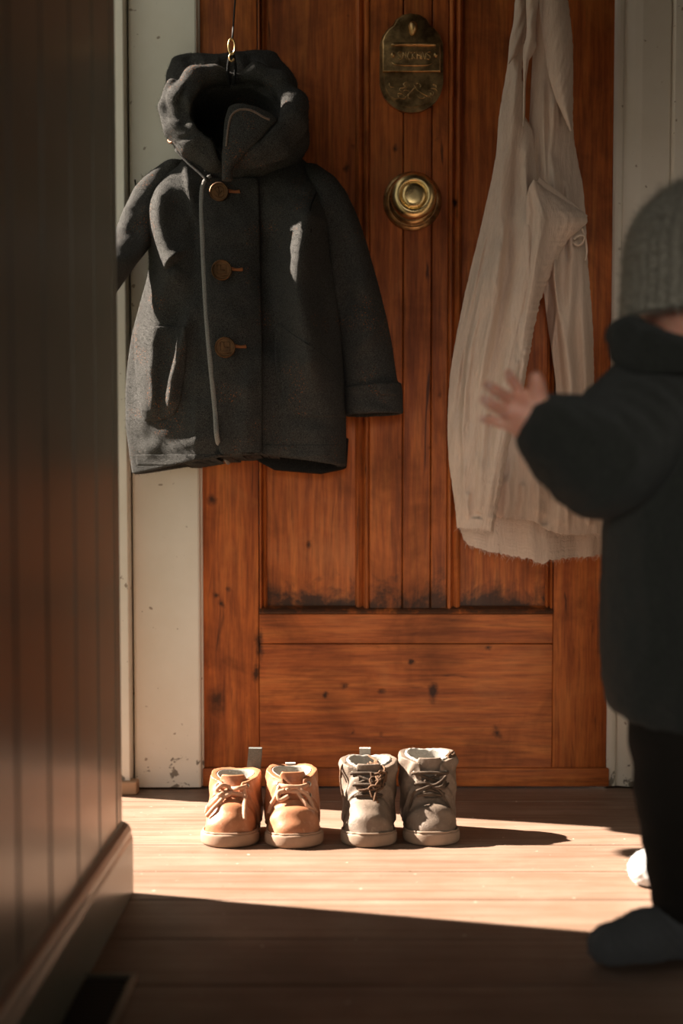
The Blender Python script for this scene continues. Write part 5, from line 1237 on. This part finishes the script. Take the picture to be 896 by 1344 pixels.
# trousers
M_TR = mk_wool('dark_trousers', (0.012, 0.010, 0.008), (0.030, 0.025, 0.020), sheen=0.0, bs=0.6)
tr = Field((Q(800, 1000)[0] - .01, 1.49, .045), (.54, 1.98, .46), .0034)
def legs(a, b, c, r, n, amp, ph, k=.014):
    for (p, q, r0, r1, nn) in ((a, b, r[0], r[1], n * .8), (b, c, r[1], r[2], n)):
        N = int(nn * 7); pts = [p + (q - p) * i / N for i in range(N + 1)]; tr.chain(pts, [r0 + (r1 - r0) * i / N + amp * math.sin(2 * math.pi * nn * i / N + ph) * (.4 + .6 * i / N) for i in range(N + 1)], k)
legs(hipn + [.0, 0, 0], kneen, ankn + [.004, 0, .016], (.066, .050, .034), 3.2, .0070, 0.5); legs(hipf, kneef, ankf + [.004, 0, .014], (.066, .050, .036), 3.2, .0070, 2.0)
tr.cone(hipn + [.01, 0, .03], hipf + [0, 0, .03], .066, .066, .03)
for p in (ankn, ankf): tr.cone(p + [.004, 0, .02], p + [.002, 0, -.03], .026, .028, .004, cut=True)
tr.build('trousers', M_TR, person, PO, relax=1)
# socks
M_SOCKN = mk_wool('shaded_sock', (0.075, 0.078, 0.080), (0.135, 0.138, 0.142), sheen=0.1, bs=0.5); M_SOCKF = mk_wool('white_sock', (0.55, 0.55, 0.55), (0.75, 0.75, 0.74), sheen=0.1, bs=0.5)  # near sock: shade put into the colour, otherwise like the white one
def sock(heel, toe, ank, mat, lab):
    lo = np.minimum(np.minimum(heel, toe), ank) - .045; hi = np.maximum(np.maximum(heel, toe), ank) + [.045, .045, .075]; lo[2] = -.001
    f = Field(lo, hi, .0019); mid = heel * .45 + toe * .55
    f.chain([heel + [0, 0, .004], mid + [0, 0, .007], toe + [0, 0, .003]], [.0285, .0285, .0245], .014)
    up = (ank - heel); f.chain([heel + [0, 0, .006], ank + [0, 0, .006], ank + [.003, 0, .055]], [.029, .031, .032], .016)
    side = np.cross(toe - heel, [0, 0, 1.0]); side /= np.linalg.norm(side); f.ell(toe + side * .006 + [0, 0, 0], (.022, .022, .018), .01)
    f.op(lambda X, Y, Z: np.maximum(Z - .0015, -1.0) + 0 * X + 0 * Y, cut=True, k=.004)
    X, Y, Z = f.grid(); f.F += (.0007 * np.sin(X * 500) * np.sin(Z * 420)).astype(np.float32)
    o = f.build('sock', mat, person, PO, relax=1, fuzz=5000, flen=.003, fwid=.0002); o['label'] = lab
sock(heeln, toen, ankn, M_SOCKN, 'pale sock darkened to grey as in shade'); sock(heelf, toef, ankf, M_SOCKF, 'white sock in the sunlight')

# dark floor vent near the wall, low at the left edge of the floor
va, vb = G(112, 1290), G(172, 1290)
VT = (G(140, 1318).x, G(140, 1318).y, 0)
vent = empty('floor_vent', VT); tag(vent, 'dark rectangular floor vent with a pale rim beside the left wall', 'vent')
x0, x1 = va.x - .012, va.x + .055; y1 = G(140, 1283).y; y0 = y1 - .20
m = MB(); t_ = .006
for a in ((x0, x1, y1 - .008, y1), (x0, x1, y0, y0 + .008), (x0, x0 + .008, y0 + .008, y1 - .008), (x1 - .008, x1, y0 + .008, y1 - .008)): m.box(a[0], a[1], a[2], a[3], .0002, t_, .0015, 1)
m.build('rim', mk_simple('vent_rim', (0.22, 0.20, 0.16), 0.5, 0.3), vent, origin=VT, ang=40)
m = MB(); m.box(x0 + .008, x1 - .008, y0 + .008, y1 - .008, .0002, .0012); yy = y0 + .014
while yy < y1 - .014: m.box(x0 + .009, x1 - .009, yy, yy + .004, .0012, .004, .0006, 1); yy += .011
m.build('grille', mk_simple('vent_grille', (0.05, 0.042, 0.032), 0.6, 0.2), vent, origin=VT, ang=40)
